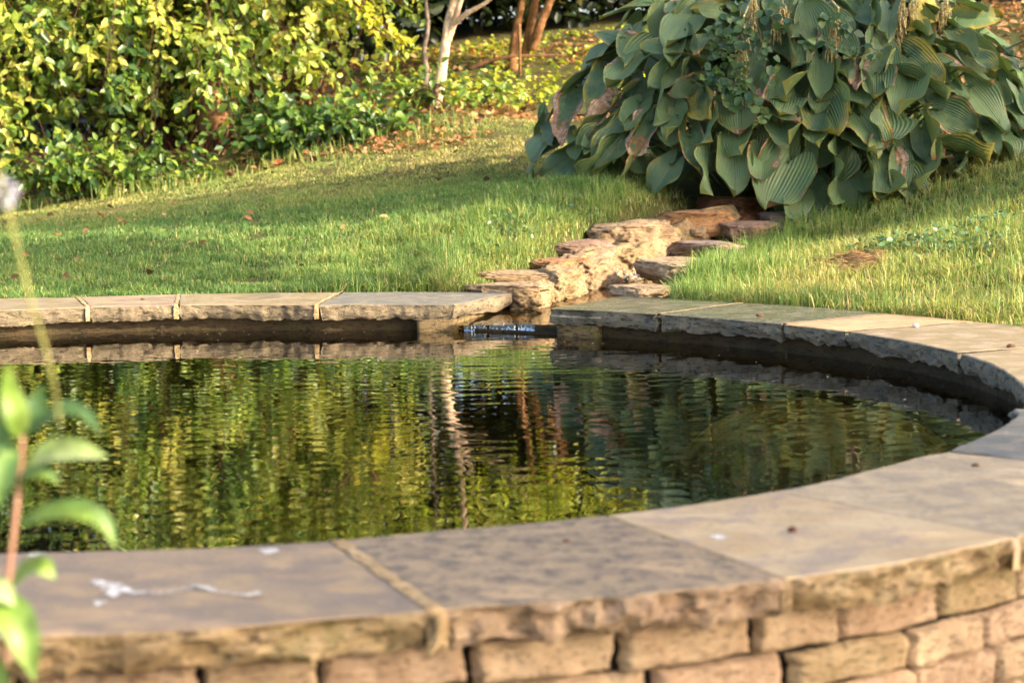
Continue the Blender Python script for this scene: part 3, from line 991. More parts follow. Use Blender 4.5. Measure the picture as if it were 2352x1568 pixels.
# the little fall
k = NT('falling_water')
gl = k.n('BsdfGlossy'); gl.inputs['Roughness'].default_value = .12
gl.inputs['Color'].default_value = (.50, .62, .78, 1)
tr = k.n('BsdfTransparent'); tr.inputs[0].default_value = (.72, .74, .74, 1)
fo = k.n('BsdfDiffuse'); fo.inputs[0].default_value = (.62, .68, .74, 1)
m1 = k.n('MixShader'); m1.inputs[0].default_value = .45
k.l(tr.outputs[0], m1.inputs[1]); k.l(gl.outputs[0], m1.inputs[2])
m2 = k.n('MixShader')
fv = k.pos((60, 8, 25))
k.l(k.step(k.noise(fv, 1, 3), .60, .74), m2.inputs[0])
k.l(m1.outputs[0], m2.inputs[1]); k.l(fo.outputs[0], m2.inputs[2])
FALL = k.done(m2.outputs[0])
def fall():
    mb = MB()
    p0 = np.array(at(1062, 741, -.071)); p1 = np.array(at(1232, 743, -.071))
    dirn = norm(np.array([CEN.x, CEN.y, 0]) - (p0 + p1) / 2 * [1, 1, 0])
    dirn = np.array([0.02, -1, 0])
    for u0, u1 in ((0.02, .33), (.37, .72), (.75, .97)):
        nu, nv = 40, 12
        V = []
        for u in np.linspace(u0, u1, nu):
            for v in np.linspace(0, 1, nv):
                b = p0 * (1 - u) + p1 * u + np.array([0, -.012, 0])
                q = b + dirn * (.002 + .020 * v ** .6 + .004 * nz((u * 30, v * 2, 1), 1, 2)) + np.array([0, 0, .001 - (.031) * v ** 1.6])
                V.append(q)
        i, j = np.meshgrid(np.arange(nu - 1), np.arange(nv - 1), indexing='ij')
        mb.add(np.array(V), np.stack([i * nv + j, i * nv + j + 1, (i + 1) * nv + j + 1, (i + 1) * nv + j], -1).reshape(-1, 4))
    o = mb.build('small_waterfall', FALL)
    tag(o, kind='structure')
fall()
# cascade and foam beads along the left edge of the rill
k = NT('foam'); FOAM = k.done(k.principled((.75, .75, .72, 1), .3, .6))
mb = MB()
g = np.random.default_rng(5)
edge = smooth_line([v3(at(1047, 738, -.069)), v3(at(1110, 719, -.068)), v3(at(1172, 700, -.067)), v3(at(1235, 683, -.066)), v3(at(1300, 668, -.06)), v3(at(1370, 655, -.055)), v3(at(1420, 640, -.05))], 260)
for p_ in edge:
    if g.random() < .75:
        r = g.uniform(.002, .006)
        s = ICO_V[:42] if False else None
        tube(mb, [p_ + g.normal(0, .004, 3) * [1, 1, .2] + [0, 0, -r * .5], p_ + [g.normal(0, .004), 0, r * .2], p_ + [0, 0, r]], r, r * .3, 5)
cas = at(1462, 634, -.02)
for i in range(90):
    p_ = np.array(cas) + g.normal(0, 1, 3) * [.045, .03, .012]
    r = g.uniform(.003, .007)
    tube(mb, [p_, p_ + [0, 0, r]], r, r * .4, 5)
tag(mb.build('foam', FOAM), 'white foam beads along the left edge of the rill', 'foam', kind='stuff')

# ------------------------------------------------------------------ grass
def grass_material(name, stops, trans=.36):
    k = NT(name)
    a = k.attr('tint')
    col = k.ramp(a[0], stops)
    sh = k.principled(col, .5, .3)
    tr = k.n('BsdfTranslucent')
    k.l(k.mix(1.0, col, (1.1, 1.15, .7, 1), 'MULTIPLY'), tr.inputs[0])
    mx = k.n('MixShader'); mx.inputs[0].default_value = trans
    k.l(sh, mx.inputs[1]); k.l(tr.outputs[0], mx.inputs[2])
    return k.done(mx.outputs[0])
G_STOPS = [(0.0, (.090, .175, .048, 1)), (.35, (.165, .270, .062, 1)), (.6, (.30, .325, .080, 1)), (.8, (.46, .38, .12, 1)), (1.0, (.60, .46, .24, 1))]
GRASS = grass_material('grass_blades', G_STOPS)

def blades(mb, X, Y, hgt, wid, tint, g, lean=.85):
    n = len(X)
    Z = H(X, Y) - .004
    az = g.uniform(0, 2 * np.pi, n)
    fa = az + g.normal(0, .5, n)
    d = np.stack([np.cos(az), np.sin(az), 0 * az], 1)
    s = np.stack([-np.sin(fa), np.cos(fa), 0 * az], 1)
    ln = np.abs(g.normal(0, lean, n)) * np.where(tint > .66, 1.6, 1.0)
    b = np.stack([X, Y, Z], 1)
    up_ = np.array([0, 0, 1.0])
    h = hgt[:, None]; w = wid[:, None] * .5
    m = b + up_ * h * .55 + d * h * (ln * .30)[:, None]
    t = b + up_ * h * (1 - .35 * ln[:, None] ** 1.2).clip(.35, 1) + d * h * (ln * 1.0)[:, None]
    V = np.stack([b - s * w, b + s * w, m + s * w * .8, m - s * w * .8, t], 1)
    k = np.arange(n)[:, None] * 5
    mb.add(V.reshape(-1, 3), k + np.array([[0, 1, 2, 3]]), k + np.array([[3, 2, 4]]), {'tint': np.repeat(tint, 5)})

def patch_noise(X, Y, s, seed):
    g = np.random.default_rng(seed)
    z = np.zeros_like(X)
    for k in range(14):
        th = g.uniform(0, 6.28); f = s * g.uniform(.5, 2.2)
        z += np.sin(f * (X * math.cos(th) + Y * math.sin(th)) + g.uniform(0, 6.28))
    return z / 3.7

def outside_coping(X, Y, margin):
    ph = np.arctan2(Y - CEN.y, X - CEN.x)
    tab = np.linspace(-np.pi, np.pi, 1441)
    rt = np.interp(ph, tab, [r_out(a) for a in tab])
    return np.hypot(X - CEN.x, Y - CEN.y) > rt + margin

def in_view(X, Y, m=120):
    z = H(X, Y, False)
    px = 1176 + F * X / Y
    return (px > -m) & (px < 2352 + m)

HOSTA_C = np.array([1.50, 10.75, .20]); HOSTA_R = np.array([1.45, 1.05, 1.28])
def under_hosta(X, Y, k=.82):
    return ((X - HOSTA_C[0]) / HOSTA_R[0]) ** 2 + ((Y - HOSTA_C[1]) / HOSTA_R[1]) ** 2 < k * k

def lawn(name, n, xr, yr, sel, hfun, tfun, seed, label, wfun=None):
    g = np.random.default_rng(seed)
    Y = yr[0] * (yr[1] / yr[0]) ** (g.random(n) ** 1.15)
    X = g.uniform(-1, 1, n) * (Y * .275 + .35) + .0
    ok = outside_coping(X, Y, .012) & (rill_dist(X, Y) > .22) & in_view(X, Y) & ~under_hosta(X, Y) & sel(X, Y)
    X, Y = X[ok], Y[ok]
    h = hfun(X, Y, g)
    t = tfun(X, Y, g)
    w = (.0028 + .0016 * g.random(len(X))) * (Y / 7.5) ** .6
    mb = MB()
    blades(mb, X, Y, h, w, t.clip(0, 1), g)
    o = mb.build(name, GRASS)
    return tag(o, label, 'grass', kind='stuff')
RL = lambda X, Y: np.interp(Y, RILL_LINE[:, 1], RILL_LINE[:, 0])
def h_left(X, Y, g):
    d = rill_dist(X, Y)
    edge = np.exp(-((d - .45) / .55) ** 2) * sstep(X, -1.2, -.3)
    edge *= sstep(d, .22, .42) * .85 + .15
    cl = 1 + .35 * patch_noise(X, Y, 16, 44)
    return cl * (.019 + .018 * g.random(len(X)) + .075 * edge * (.5 + .7 * g.random(len(X)))) * (1 - .35 * sstep(Y, 10.5, 12))
def t_left(X, Y, g):
    p = patch_noise(X, Y, 2.2, 1) * .07 + patch_noise(X, Y, 9, 2) * .05
    t = .26 + p + .13 * g.standard_normal(len(X)) + .34 * sstep(Y, 10.0, 12.2) + patch_noise(X, Y, 3.1, 12) * .10 * sstep(Y, 9.5, 11)
    dry = g.random(len(X)) < .07 + .22 * sstep(Y, 10.3, 12.3) * (1 + patch_noise(X, Y, 2.0, 13)).clip(0, 2)
    t = np.where(dry, g.uniform(.7, 1, len(X)), t)
    t += .20 * np.exp(-((rill_dist(X, Y) - .3) / .14) ** 2)
    return t
lawn('lawn_grass', 330000, None, (7.2, 14.2), lambda X, Y: (X < RL(X, Y)) & ((Y < 12.9) | (X < .2)), h_left, t_left, 21, 'green lawn grass left of the rill')
def g_hole(X, Y):
    return .8 + .5 * patch_noise(X, Y, 14, 33)
def h_right(X, Y, g):
    d = rill_dist(X, Y)
    return (1 + .35 * patch_noise(X, Y, 15, 45)) * (.036 + .045 * g.random(len(X)) ** 1.5) + .05 * np.exp(-((d - .4) / .35) ** 2) * sstep(d, .22, .35) + .02 * patch_noise(X, Y, 4, 8).clip(0, 1)
def t_right(X, Y, g):
    d = RL(X, Y)
    yel = sstep(X - d, .45, 1.1)
    p = patch_noise(X, Y, 3.2, 5) * .12
    t = .31 + .22 * yel + p * yel + .13 * g.standard_normal(len(X))
    dry = g.random(len(X)) < .05 + .22 * yel * (1 + patch_noise(X, Y, 2.4, 6)).clip(0, 2) * .6
    return np.where(dry, g.uniform(.66, 1, len(X)), t)
lawn('lawn_grass', 190000, None, (5.6, 10.9), lambda X, Y: (X > np.interp(Y, [7.0, 7.4, 8.8, 9.3, 9.75, 10.1], [.56, .60, .90, 1.0, 1.25, 1.58])) & (Y > 5.0) & (((X - 1.33) / .13) ** 2 + ((Y - 7.75) / .22) ** 2 > g_hole(X, Y)), h_right, t_right, 22, 'yellowing lawn grass right of the rill')

def tall_grass():
    g = np.random.default_rng(71)
    n = 800
    c = g.integers(0, 60, n)
    cx = g.uniform(-3.6, -.2, 60); cy = 13.15 + g.uniform(-.25, .25, 60) + .12 * cx * 0
    X = cx[c] + g.normal(0, .07, n); Y = cy[c] + g.normal(0, .07, n)
    mb = MB()
    blades(mb, X, Y, g.uniform(.05, .17, n), g.uniform(.004, .006, n), np.clip(g.normal(.5, .2, n), 0, 1), g, .5)
    tag(mb.build('tall_grass', GRASS), 'unmown long grass along the foot of the shrubs', 'grass', kind='stuff')
tall_grass()

def clover():
    g = np.random.default_rng(73)
    c = np.array([(1.50, 8.05), (1.62, 7.9), (1.95, 8.3), (1.75, 7.6), (-.05, 8.6), (.05, 8.9), (.2, 9.2), (-.2, 8.2)])
    n = 900
    k_ = g.integers(0, len(c), n)
    P2 = c[k_] + g.normal(0, .085, (n, 2))
    ok = rill_dist(P2[:, 0], P2[:, 1]) > .24
    P2 = P2[ok]; n = len(P2)
    P = np.c_[P2, H(P2[:, 0], P2[:, 1]) + g.uniform(.02, .065, n)]
    L = g.uniform(.014, .030, n)
    mb = MB()
    leaf_cloud(mb, P, g.normal(0, 1, (n, 3)) * [1, 1, .3], g.normal(0, .4, (n, 3)) + [0, -.2, .8], L, L * .8, .15, .1, np.clip(g.normal(.3, .15, n), 0, 1))
    tag(mb.build('clover', SHRUB_G), 'small clover leaves growing through the lawn grass', 'clover', kind='stuff')
SHRUB_G = leaf_material('clover_leaf', [(0, (.05, .12, .05, 1)), (.5, (.12, .22, .08, 1)), (1, (.26, .36, .12, 1))], .3)
clover()

# ------------------------------------------------------------------ hosta
def hosta_material():
    k = NT('hosta_leaf')
    luv = k.attr('luv'); hue = k.attr('hue')          # luv: s, v, rand   hue: yellow, brown, dark
    s, v, rnd = luv[0], luv[1], luv[2]
    av = k.math('ABSOLUTE', v)
    edge = k.math('MAXIMUM', k.math('POWER', av, 2.0), k.math('POWER', s, 3.0))
    pos = k.pos()
    n1 = k.noise(pos, 14, 4, .6)
    n2 = k.noise(pos, 55, 3, .65)
    green = k.mix(rnd, (.045, .095, .044, 1), (.135, .210, .085, 1))
    green = k.mix(k.step(n1, .35, .7), green, (.125, .175, .060, 1))
    # yellowing creeps in from the margin
    fy = k.math('ADD', k.math('MULTIPLY', edge, .50), k.math('ADD', k.math('MULTIPLY', n1, 1.0), k.math('SUBTRACT', hue[0], 1.24)))
    yel = k.mix(k.step(n2, .35, .7), (.24, .22, .035, 1), (.36, .26, .035, 1))
    ribs = k.math('SINE', k.math('MULTIPLY', v, 52.0))
    fy = k.math('ADD', fy, k.math('MULTIPLY', ribs, .045))
    col = k.mix(k.step(fy, .02, .42), green, yel)
    # thin yellow rim
    col = k.mix(k.math('MULTIPLY', k.step(edge, .86, .97), .55), col, (.30, .25, .05, 1))
    # brown, crisp parts
    nb = k.noise(pos, 8.5, 3, .6)
    fb = k.math('ADD', k.math('MULTIPLY', edge, .60), k.math('ADD', k.math('MULTIPLY', nb, 1.5), k.math('SUBTRACT', hue[1], 1.62)))
    brn = k.mix(k.step(n2, .4, .62), (.28, .155, .085, 1), (.50, .34, .24, 1))
    rust = k.mix(k.step(fb, .0, .07), col, (.30, .12, .02, 1))
    col = k.mix(k.step(fb, .05, .13), rust, brn)
    # side veins: paler lines between the ribs, and a pale midrib
    veins = k.math('POWER', k.math('ABSOLUTE', k.math('SINE', k.math('MULTIPLY', v, 26.0))), 8.0)
    col = k.mix(k.math('MULTIPLY', veins, .10), col, (.22, .26, .12, 1))
    midr = k.step(av, .05, .0)
    col = k.mix(k.math('MULTIPLY', midr, .35), col, (.20, .25, .10, 1))
    rough = k.math('MULTIPLY_ADD', n2, .25, .30)
    h = k.math('MULTIPLY', ribs, k.step(s, 1.02, .7))
    b = k.bump(h, .55, .003)
    b = k.bump(n2, .5, .004, b)
    sh = k.principled(col, rough, .45, b)
    tr = k.n('BsdfTranslucent')
    k.l(k.mix(1.0, col, (1.2, 1.2, .6, 1), 'MULTIPLY'), tr.inputs[0])
    mx = k.n('MixShader'); mx.inputs[0].default_value = .10
    k.l(sh, mx.inputs[1]); k.l(tr.outputs[0], mx.inputs[2])
    return k.done(mx.outputs[0])
HOSTA_M = hosta_material()
NU, NV = 26, 29
_s, _v = np.meshgrid(np.linspace(0, 1, NU), np.linspace(-1, 1, NV), indexing='ij')
def hosta_leaf(P0, P1, width, nrm, cup, droop, wav, yel, bro, g):
    ax = P1 - P0; L = np.linalg.norm(ax); ax = ax / L
    side = np.cross(ax, nrm); side /= np.linalg.norm(side)
    n = np.cross(side, ax)
    s, v = _s, _v
    f = np.interp(s, [0, .08, .2, .35, .5, .65, .8, .9, .96, 1], [.80, .93, 1.0, 1.0, .98, .90, .71, .48, .29, .0])
    av = np.abs(v)
    y = s * L - .36 * L * (1 - s) ** 2.2 * (1 - (av - .6) ** 2 / .36)
    x = v * f * width * .5
    # outline: ragged at brown margins
    rag = 1 + (bro * .05) * np.sin(s * 37 + g.uniform(0, 6)) * np.sin(s * 17 + v * 3) * av ** 4
    x = x * rag
    ph = g.uniform(0, 6.28)
    z = cup * width * (av ** 1.7) * (1 - .5 * s) - droop * L * s ** 2.2 + wav * width * np.sin(s * 9 + ph + np.sign(v) * 1.3) * av ** 2.5
    z += -.025 * width * np.exp(-(v / .12) ** 2)
    z += g.normal(0, .10) * width * v * av * (.4 + s) + g.normal(0, .05) * width * np.sin(s * 5 + ph) * v
    if bro > .5: z += .10 * width * av ** 4 * np.sin(s * 14 + ph) * bro
    # the tip keeps a fine drawn-out point
    V = P0 + x[..., None] * side + y[..., None] * ax + z[..., None] * n
    i, j = np.meshgrid(np.arange(NU - 1), np.arange(NV - 1), indexing='ij')
    q = np.stack([i * NV + j, (i + 1) * NV + j, (i + 1) * NV + j + 1, i * NV + j + 1], -1).reshape(-1, 4)
    r = g.random()
    return V.reshape(-1, 3), q, {'luv': np.stack([s.ravel(), v.ravel(), np.full(s.size, r)], 1), 'hue': np.tile([yel, bro, 0], (s.size, 1))}

def dome(px, py, k=1.0):
    """where the mound of leaves lies behind this spot of the photograph"""
    d = np.array(ray(px, py)); o = np.array([0, 0, CAM_H]) - HOSTA_C
    a = HOSTA_R * k
    dd, oo = d / a, o / a
    A, B, C = dd @ dd, 2 * dd @ oo, oo @ oo - 1
    disc_ = B * B - 4 * A * C
    t = (-B - math.sqrt(disc_)) / (2 * A) if disc_ > 0 else -B / (2 * A)
    p = np.array([0, 0, CAM_H]) + d * t
    return p, norm((p - HOSTA_C) / a ** 2)
Z4 = lambda x, y: (1194.4 + x * .2344, y * .2344)
Z3 = lambda x, y: (1562 + x * .3359, y * .3359)
Z2 = lambda x, y: (781 + x * .3359, y * .3359)
HL = []   # attach, tip, width(px 2352), yellow, brown
def h4(ax, ay, tx, ty, w, y=.1, b=.0): HL.append((Z4(ax, ay), Z4(tx, ty), w * .2344, y, b))
def h3(ax, ay, tx, ty, w, y=.1, b=.0): HL.append((Z3(ax, ay), Z3(tx, ty), w * .3359, y, b))
def h1(ax, ay, tx, ty, w, y=.1, b=.0): HL.append(((ax, ay), (tx, ty), w, y, b))
h4(1060, 420, 740, 300, 280, .3, .45); h4(1700, 130, 1440, 390, 330); h4(1320, 40, 770, 110, 150, .5); h4(1690, 580, 1180, 430, 210, .1, .35)
h4(1230, 540, 840, 820, 330, .3, .3); h4(800, 600, 275, 950, 210, .55); h4(600, 790, 215, 1145, 160); h4(590, 860, 335, 1300, 250, .15, .62)
h4(850, 680, 650, 990, 230, .6, .1); h4(850, 1060, 510, 1290, 260, .5); h4(900, 1020, 600, 1310, 210, .3, .92); h4(1180, 1010, 1010, 1190, 220, .25)
h4(1500, 680, 1260, 850, 220, .4, .1); h4(1400, 880, 1390, 1180, 290, .1); h4(1810, 900, 1820, 1155, 310, .85, .1); h4(1850, 1130, 1860, 1395, 260, .1)
h4(1290, 1200, 1090, 1520, 250, .4, .62); h4(1560, 1150, 1430, 1295, 220, .2, .2); h4(790, 1330, 620, 1470, 170, .1); h4(560, 1300, 500, 1510, 150)
h4(420, 1340, 80, 1568, 140); h4(240, 1130, 270, 1400, 120, .3)
h1(1444, 300, 1363, 397, 84, .45); h1(1325, 352, 1240, 412, 62, .2, .3); h1(1470, 352, 1415, 418, 58, .1, .3); h1(1545, 378, 1480, 457, 74, .45, .1)
h1(1400, 345, 1330, 400, 70, .05); h1(1420, 300, 1320, 330, 60, .05)
h3(745, 1110, 600, 1390, 370, .15, .30); h3(570, 1050, 560, 1245, 210, .15, .42); h3(350, 1040, 380, 1315, 220); h3(200, 1070, 150, 1325, 210); h3(75, 940, 140, 1180, 150, .45, .4)
h3(1080, 1080, 1050, 1390, 320); h3(1300, 1090, 1390, 1345, 330, .5, .35); h3(1500, 1100, 1500, 1310, 170); h3(1680, 1060, 1620, 1270, 260, .25)
h3(1830, 1000, 2125, 1075, 260, .6, .1); h3(1690, 860, 1780, 1080, 320, .5, .4); h3(1230, 790, 1395, 1015, 300, .6, .35); h3(1210, 930, 1345, 1035, 250, .1, .25)
h3(1400, 760, 1420, 960, 270, .1, .2); h3(980, 720, 1065, 905, 310, .6, .15); h3(1070, 560, 1150, 765, 290, .3); h3(960, 400, 960, 640, 180, .1); h3(1120, 410, 1130, 500, 150, .1, .35)
h3(1330, 520, 1330, 668, 220, .3, .3); h3(1240, 400, 1210, 600, 100, .2, 1.0); h3(710, 640, 690, 768, 260, .35, .35); h3(790, 530, 720, 640, 270, .4, .1); h3(780, 270, 800, 418, 250, .1, .35)
h3(930, 270, 860, -10, 210, .25); h3(1330, 150, 1345, 345, 270, .35, .1); h3(1560, 390, 1795, 572, 230, .75); h3(1560, 530, 1850, 635, 210, .3); h3(1560, 540, 1500, 725, 270, .1)
h3(1900, 330, 2160, 480, 190, .6); h3(1870, 150, 2215, 90, 150, .65); h3(1600, 190, 1705, 225, 140); h3(1780, 20, 1600, 140, 190, 1.0); h3(1830, 450, 2150, 550, 120, .45, .4)
h3(1760, 760, 2040, 862, 220, .2, .4); h3(1980, 600, 2250, 900, 230, .2); h3(1830, 580, 1970, 690, 140); h3(2080, 590, 2270, 690, 120, .2); h3(2240, 620, 2352, 860, 160, .3, .3)
h3(2200, 910, 2300, 1090, 220, .1); h3(2090, 860, 2180, 1040, 120, .2); h3(1840, 200, 2020, 310, 140, .2); h3(2180, 350, 2330, 432, 90, .2, .6); h3(2080, 250, 2340, 400, 130, .3)
h3(500, 730, 825, 835, 140, .15, .5); h3(400, 660, 400, 890, 300, .45, .45); h3(700, 870, 745, 972, 240, .1); h3(420, 890, 400, 1005, 270); h3(820, 1330, 760, 1485, 180)
h3(960, 820, 940, 995, 190); h3(720, 150, 760, 228, 130); h3(190, 250, 85, 325, 120, .6, .1); h3(270, 70, 110, 60, 120, .55, .2); h3(1040, 240, 1190, 372, 200, .4)
h3(1440, 60, 1400, 195, 140); h3(1900, 20, 2115, 62, 120); h3(500, 20, 430, 150, 150, .1); h3(1250, -30, 1280, 110, 200, .1); h3(700, -40, 640, 90, 190, .2)
h3(2330, 480, 2420, 620, 170, .2); h3(2380, 280, 2470, 420, 170, .2); h3(2360, 700, 2480, 880, 190, .1); h3(1950, 1080, 1900, 1180, 170, .1); h3(2330, 880, 2440, 1040, 190)
h4(1100, 330, 1010, 560, 190, .4, .2); h4(1640, 340, 1700, 470, 160, .5, .2); h4(1560, 380, 1480, 640, 200, .1); h4(1700, 820, 1500, 900, 190, .2, .4)
hosta = empty('hosta_plant', (HOSTA_C[0], HOSTA_C[1], .2))
tag(hosta, 'large hosta clump with browning blue-green ribbed leaves at the head of the rill', 'plant')
g = np.random.default_rng(31)
leafrec = []
for k, ((ax, ay), (tx, ty), w, ye, br) in enumerate(HL):
    pa, na_ = dome(ax, ay, .94)
    pb, nb_ = dome(tx, ty, 1.03)
    d1 = max(pa[1], pb[1] - .02)
    lenpx = math.hypot(tx - ax, ty - ay)
    wm = w / F * pa[1]
    # leaves seen end-on are really longer: tilt them towards the viewer until they have hosta proportions
    Lm = np.linalg.norm(pb - pa)
    wm *= 1.14
    want = wm * .92
    if Lm < want:
        dv = np.array(ray(tx, ty)); dv = dv / np.linalg.norm(dv)
        lat = np.linalg.norm((pb - pa) - dv * ((pb - pa) @ dv))
        ex = math.sqrt(max(want ** 2 - lat ** 2, 0)) * .8
        dep = (pa - pb) @ dv
        pb = pb - dv * max(ex - dep, 0) * .75
    out = norm((na_ + nb_) * .5 + np.array([0, -.75, .65]) + g.normal(0, .36, 3))
    if g.random() < .30:
        axn = norm(pb - pa); th = g.choice([-1, 1]) * g.uniform(.5, 1.0)
        out = out * math.cos(th) + np.cross(axn, out) * math.sin(th) + axn * (axn @ out) * (1 - math.cos(th))
    leafrec.append((pa, pb, wm * g.uniform(.9, 1.08), out, g.uniform(.10, .48), g.uniform(.04, .26), g.uniform(.05, .15), ye, br))
def fill(n, kmin, kmax, seed, sz=1.0):
    g2 = np.random.default_rng(seed)
    out = []
    while len(out) < n:
        th = g2.uniform(0, 2 * np.pi); el = g2.uniform(-.05, 1.35)
        u = np.array([math.cos(th) * math.cos(el), math.sin(th) * math.cos(el), math.sin(el)])
        k = g2.uniform(kmin, kmax)
        p = HOSTA_C + u * HOSTA_R * k
        nn = norm(u / HOSTA_R)
        dn = np.array([0, 0, -1.0]) + nn * g2.uniform(.3, .9) + g2.normal(0, .35, 3)
        dn = norm(dn - nn * (dn @ nn) * .6)
        L = g2.uniform(.17, .27) * sz; W = L * g2.uniform(.75, 1.0)
        pa = p; pb = p + dn * L
        out.append((pa, pb, W, norm(nn + np.array([0, 0, .5])), g2.uniform(.02, .16), g2.uniform(.05, .22), g2.uniform(.02, .06), g2.uniform(0, .45), g2.choice([0, 0, .1, .3])))
    return out
for n_, (pa, pb, wm, nr_, cup, dr, wv, ye, br) in enumerate(leafrec[:100]):
    V, q, a = hosta_leaf(pa, pb, wm, nr_, cup, dr, wv, ye, br, g)
    o = MB().add(V - pa, q, None, a).build('leaf', HOSTA_M, hosta)
    o.location = Vector(pa) - hosta.location
FRONT = fill(150, .89, .965, 47, .72)
mb = MB()
for rec in FRONT:
    V, q, a = hosta_leaf(rec[0], rec[1], rec[2], rec[3] + g.normal(0, .3, 3), g.uniform(.1, .4), rec[5], rec[6], rec[7], rec[8], g)
    mb.add(V, q, None, a)
for rec in leafrec[100:] + fill(210, .68, .90, 41) + fill(70, .93, 1.0, 43):
    if rec in leafrec[100:] or True:
        pa, pb, wm, nr_, cup, dr, wv, ye, br = rec
        # back-fill stays behind the measured leaves on the camera side
        if pb[1] < HOSTA_C[1] - .35 and np.linalg.norm((pa - HOSTA_C) / HOSTA_R) > .91 and pa[0] < 2.5: continue
        V, q, a = hosta_leaf(pa, pb, wm, nr_, cup, dr, wv, ye, br, g)
        mb.add(V, q, None, a)
o = reparent(mb.build('inner_leaves', HOSTA_M, None), hosta); o['kind'] = 'stuff'
# leaf stalks
k = NT('hosta_stalk'); STALK = k.done(k.principled((.10, .15, .05, 1), .45, .4))
mb = MB()
for rec in leafrec:
    pa = rec[0]
    base = HOSTA_C + np.array([(pa[0] - HOSTA_C[0]) * .3, (pa[1] - HOSTA_C[1]) * .3, 0])
    m_ = (pa + base) / 2 + np.array([0, 0, .18])
    tube(mb, smooth_line([base, m_, pa + [0, 0, .01], pa - rec[3] * .004], 10), .007, .004, 5)
o = reparent(mb.build('leaf_stalks', STALK, None), hosta); o['kind'] = 'stuff'
# withered flower stems with hanging seed heads
k = NT('dry_flower')
v = k.pos(); c = k.ramp(k.noise(v, 60, 3), [(.35, srgb(120, 96, 58)), (.55, srgb(196, 176, 120)), (.7, srgb(226, 208, 160))])
DRY = k.done(k.principled(c, .85, .1))
g = np.random.default_rng(77)
for sx, sy, ex, ey, dn in [(430, 180, 440, 480, .0), (690, 20, 660, 220, 0), (1060, 120, 1060, 320, 0), (1520, 0, 1490, 400, 0), (1820, -20, 1760, 250, 0), (1590, -20, 1540, 300, 0), (500, -40, 505, 160, 0)]:
    A0, _ = dome(*Z3(sx, sy), 1.03); B0, _ = dome(*Z3(ex, ey), 1.08)
    A0 = A0 - np.array([0, .06, 0]); B0 = np.array([B0[0], A0[1] - .02, B0[2]])
    mb = MB()
    base = HOSTA_C + [(A0[0] - HOSTA_C[0]) * .4, 0, .4]
    tube(mb, smooth_line([base, A0 * .5 + base * .5 + [0, 0, .35], A0 + [0, 0, .05], A0, A0 * .5 + B0 * .5, B0], 22), .006, .003, 5)
    for t in np.linspace(0, 1, 20):
        p = A0 * (1 - t) + B0 * t
        for q in range(3):
            d = norm(g.normal(0, 1, 3) * [1, 1, .3]) * g.uniform(.012, .04) + np.array([0, 0, -.05 - .05 * g.random()])
            tube(mb, smooth_line([p, p + d * [.8, .8, .3], p + d], 4), .0016, .0034, 5)
    reparent(mb.build('seed_head', DRY, None), hosta)

# ------------------------------------------------------------------ leafy weed climbing over the hosta
WEED_S = [(0, (.030, .080, .030, 1)), (.5, (.060, .125, .040, 1)), (1, (.12, .19, .05, 1))]
WEED = leaf_material('weed_leaf', WEED_S, .3)
k = NT('weed_stem'); WSTEM = k.done(k.principled((.12, .10, .05, 1), .6, .3))
weed = empty('bindweed', tuple(dome(1690, 160, 1.05)[0])); tag(weed, 'small-leaved green climbing weed sprawling over the middle of the hosta', 'weed')
mb = MB(); mbs = MB()
pos, ax, nr = [], [], []
for (x0, y0, x1, y1, n) in [(1655, 40, 1700, 190, 46), (1640, 150, 1690, 230, 36), (1620, 170, 1710, 210, 34), (1700, 210, 1760, 270, 20), (1745, 60, 1770, 190, 22), (1680, 10, 1720, 90, 34), (1880, 30, 1960, 80, 24), (1850, 90, 2000, 120, 22), (1640, 60, 1660, 130, 20), (1760, 10, 1800, 60, 18)]:
    pts = []
    for t in np.linspace(0, 1, n):
        p, nn = dome(x0 + (x1 - x0) * t + g.normal(0, 9), y0 + (y1 - y0) * t + g.normal(0, 9), 1.09 + g.uniform(0, .03))
        pos.append(p); ax.append(g.normal(0, 1, 3) + [0, -.3, -.5]); nr.append(nn + [0, -.2, .6] + g.normal(0, .4, 3)); pts.append(p)
    tube(mbs, smooth_line(pts[::6] + [pts[-1]], 24), .002, .002, 4)
leaf_cloud(mb, np.array(pos), np.array(ax), np.array(nr), g.uniform(.03, .065, len(pos)), g.uniform(.03, .05, len(pos)), .15, .15, g.random(len(pos)))
reparent(mb.build('foliage', WEED, None), weed); reparent(mbs.build('stems', WSTEM, None), weed)

# ------------------------------------------------------------------ shrubs and trees behind the lawn
BARK_PALE = hewn_material('bark_pale', srgb(224, 196, 166), srgb(202, 168, 136), srgb(130, 100, 78), 0, 2)
BARK_GREY = hewn_material('bark_grey', srgb(150, 130, 112), srgb(122, 104, 90), srgb(70, 56, 46), 0, 2)
BARK_ORANGE = hewn_material('bark_orange', srgb(150, 106, 66), srgb(120, 84, 52), srgb(66, 44, 26), 0, 2)
TWIG = hewn_material('twig', srgb(112, 76, 50), srgb(84, 56, 38), srgb(48, 32, 22), 0, 3)
SHRUB_S = [(0, (.045, .105, .024, 1)), (.3, (.13, .225, .036, 1)), (.6, (.29, .38, .055, 1)), (.85, (.46, .49, .085, 1)), (1, (.60, .54, .11, 1))]
SHRUB = leaf_material('shrub_leaf', SHRUB_S, .45, .35, .5)
DARKL = leaf_material('dark_leaf', [(0, (.008, .014, .006, 1)), (.6, (.018, .028, .009, 1)), (.92, (.04, .05, .012, 1)), (1, (.20, .15, .05, 1))], .25, .35, .5)
YELL = leaf_material('yellow_leaf', [(0, (.12, .21, .025, 1)), (.4, (.30, .37, .035, 1)), (.75, (.52, .50, .05, 1)), (1, (.62, .46, .05, 1))], .5, .4, .4)
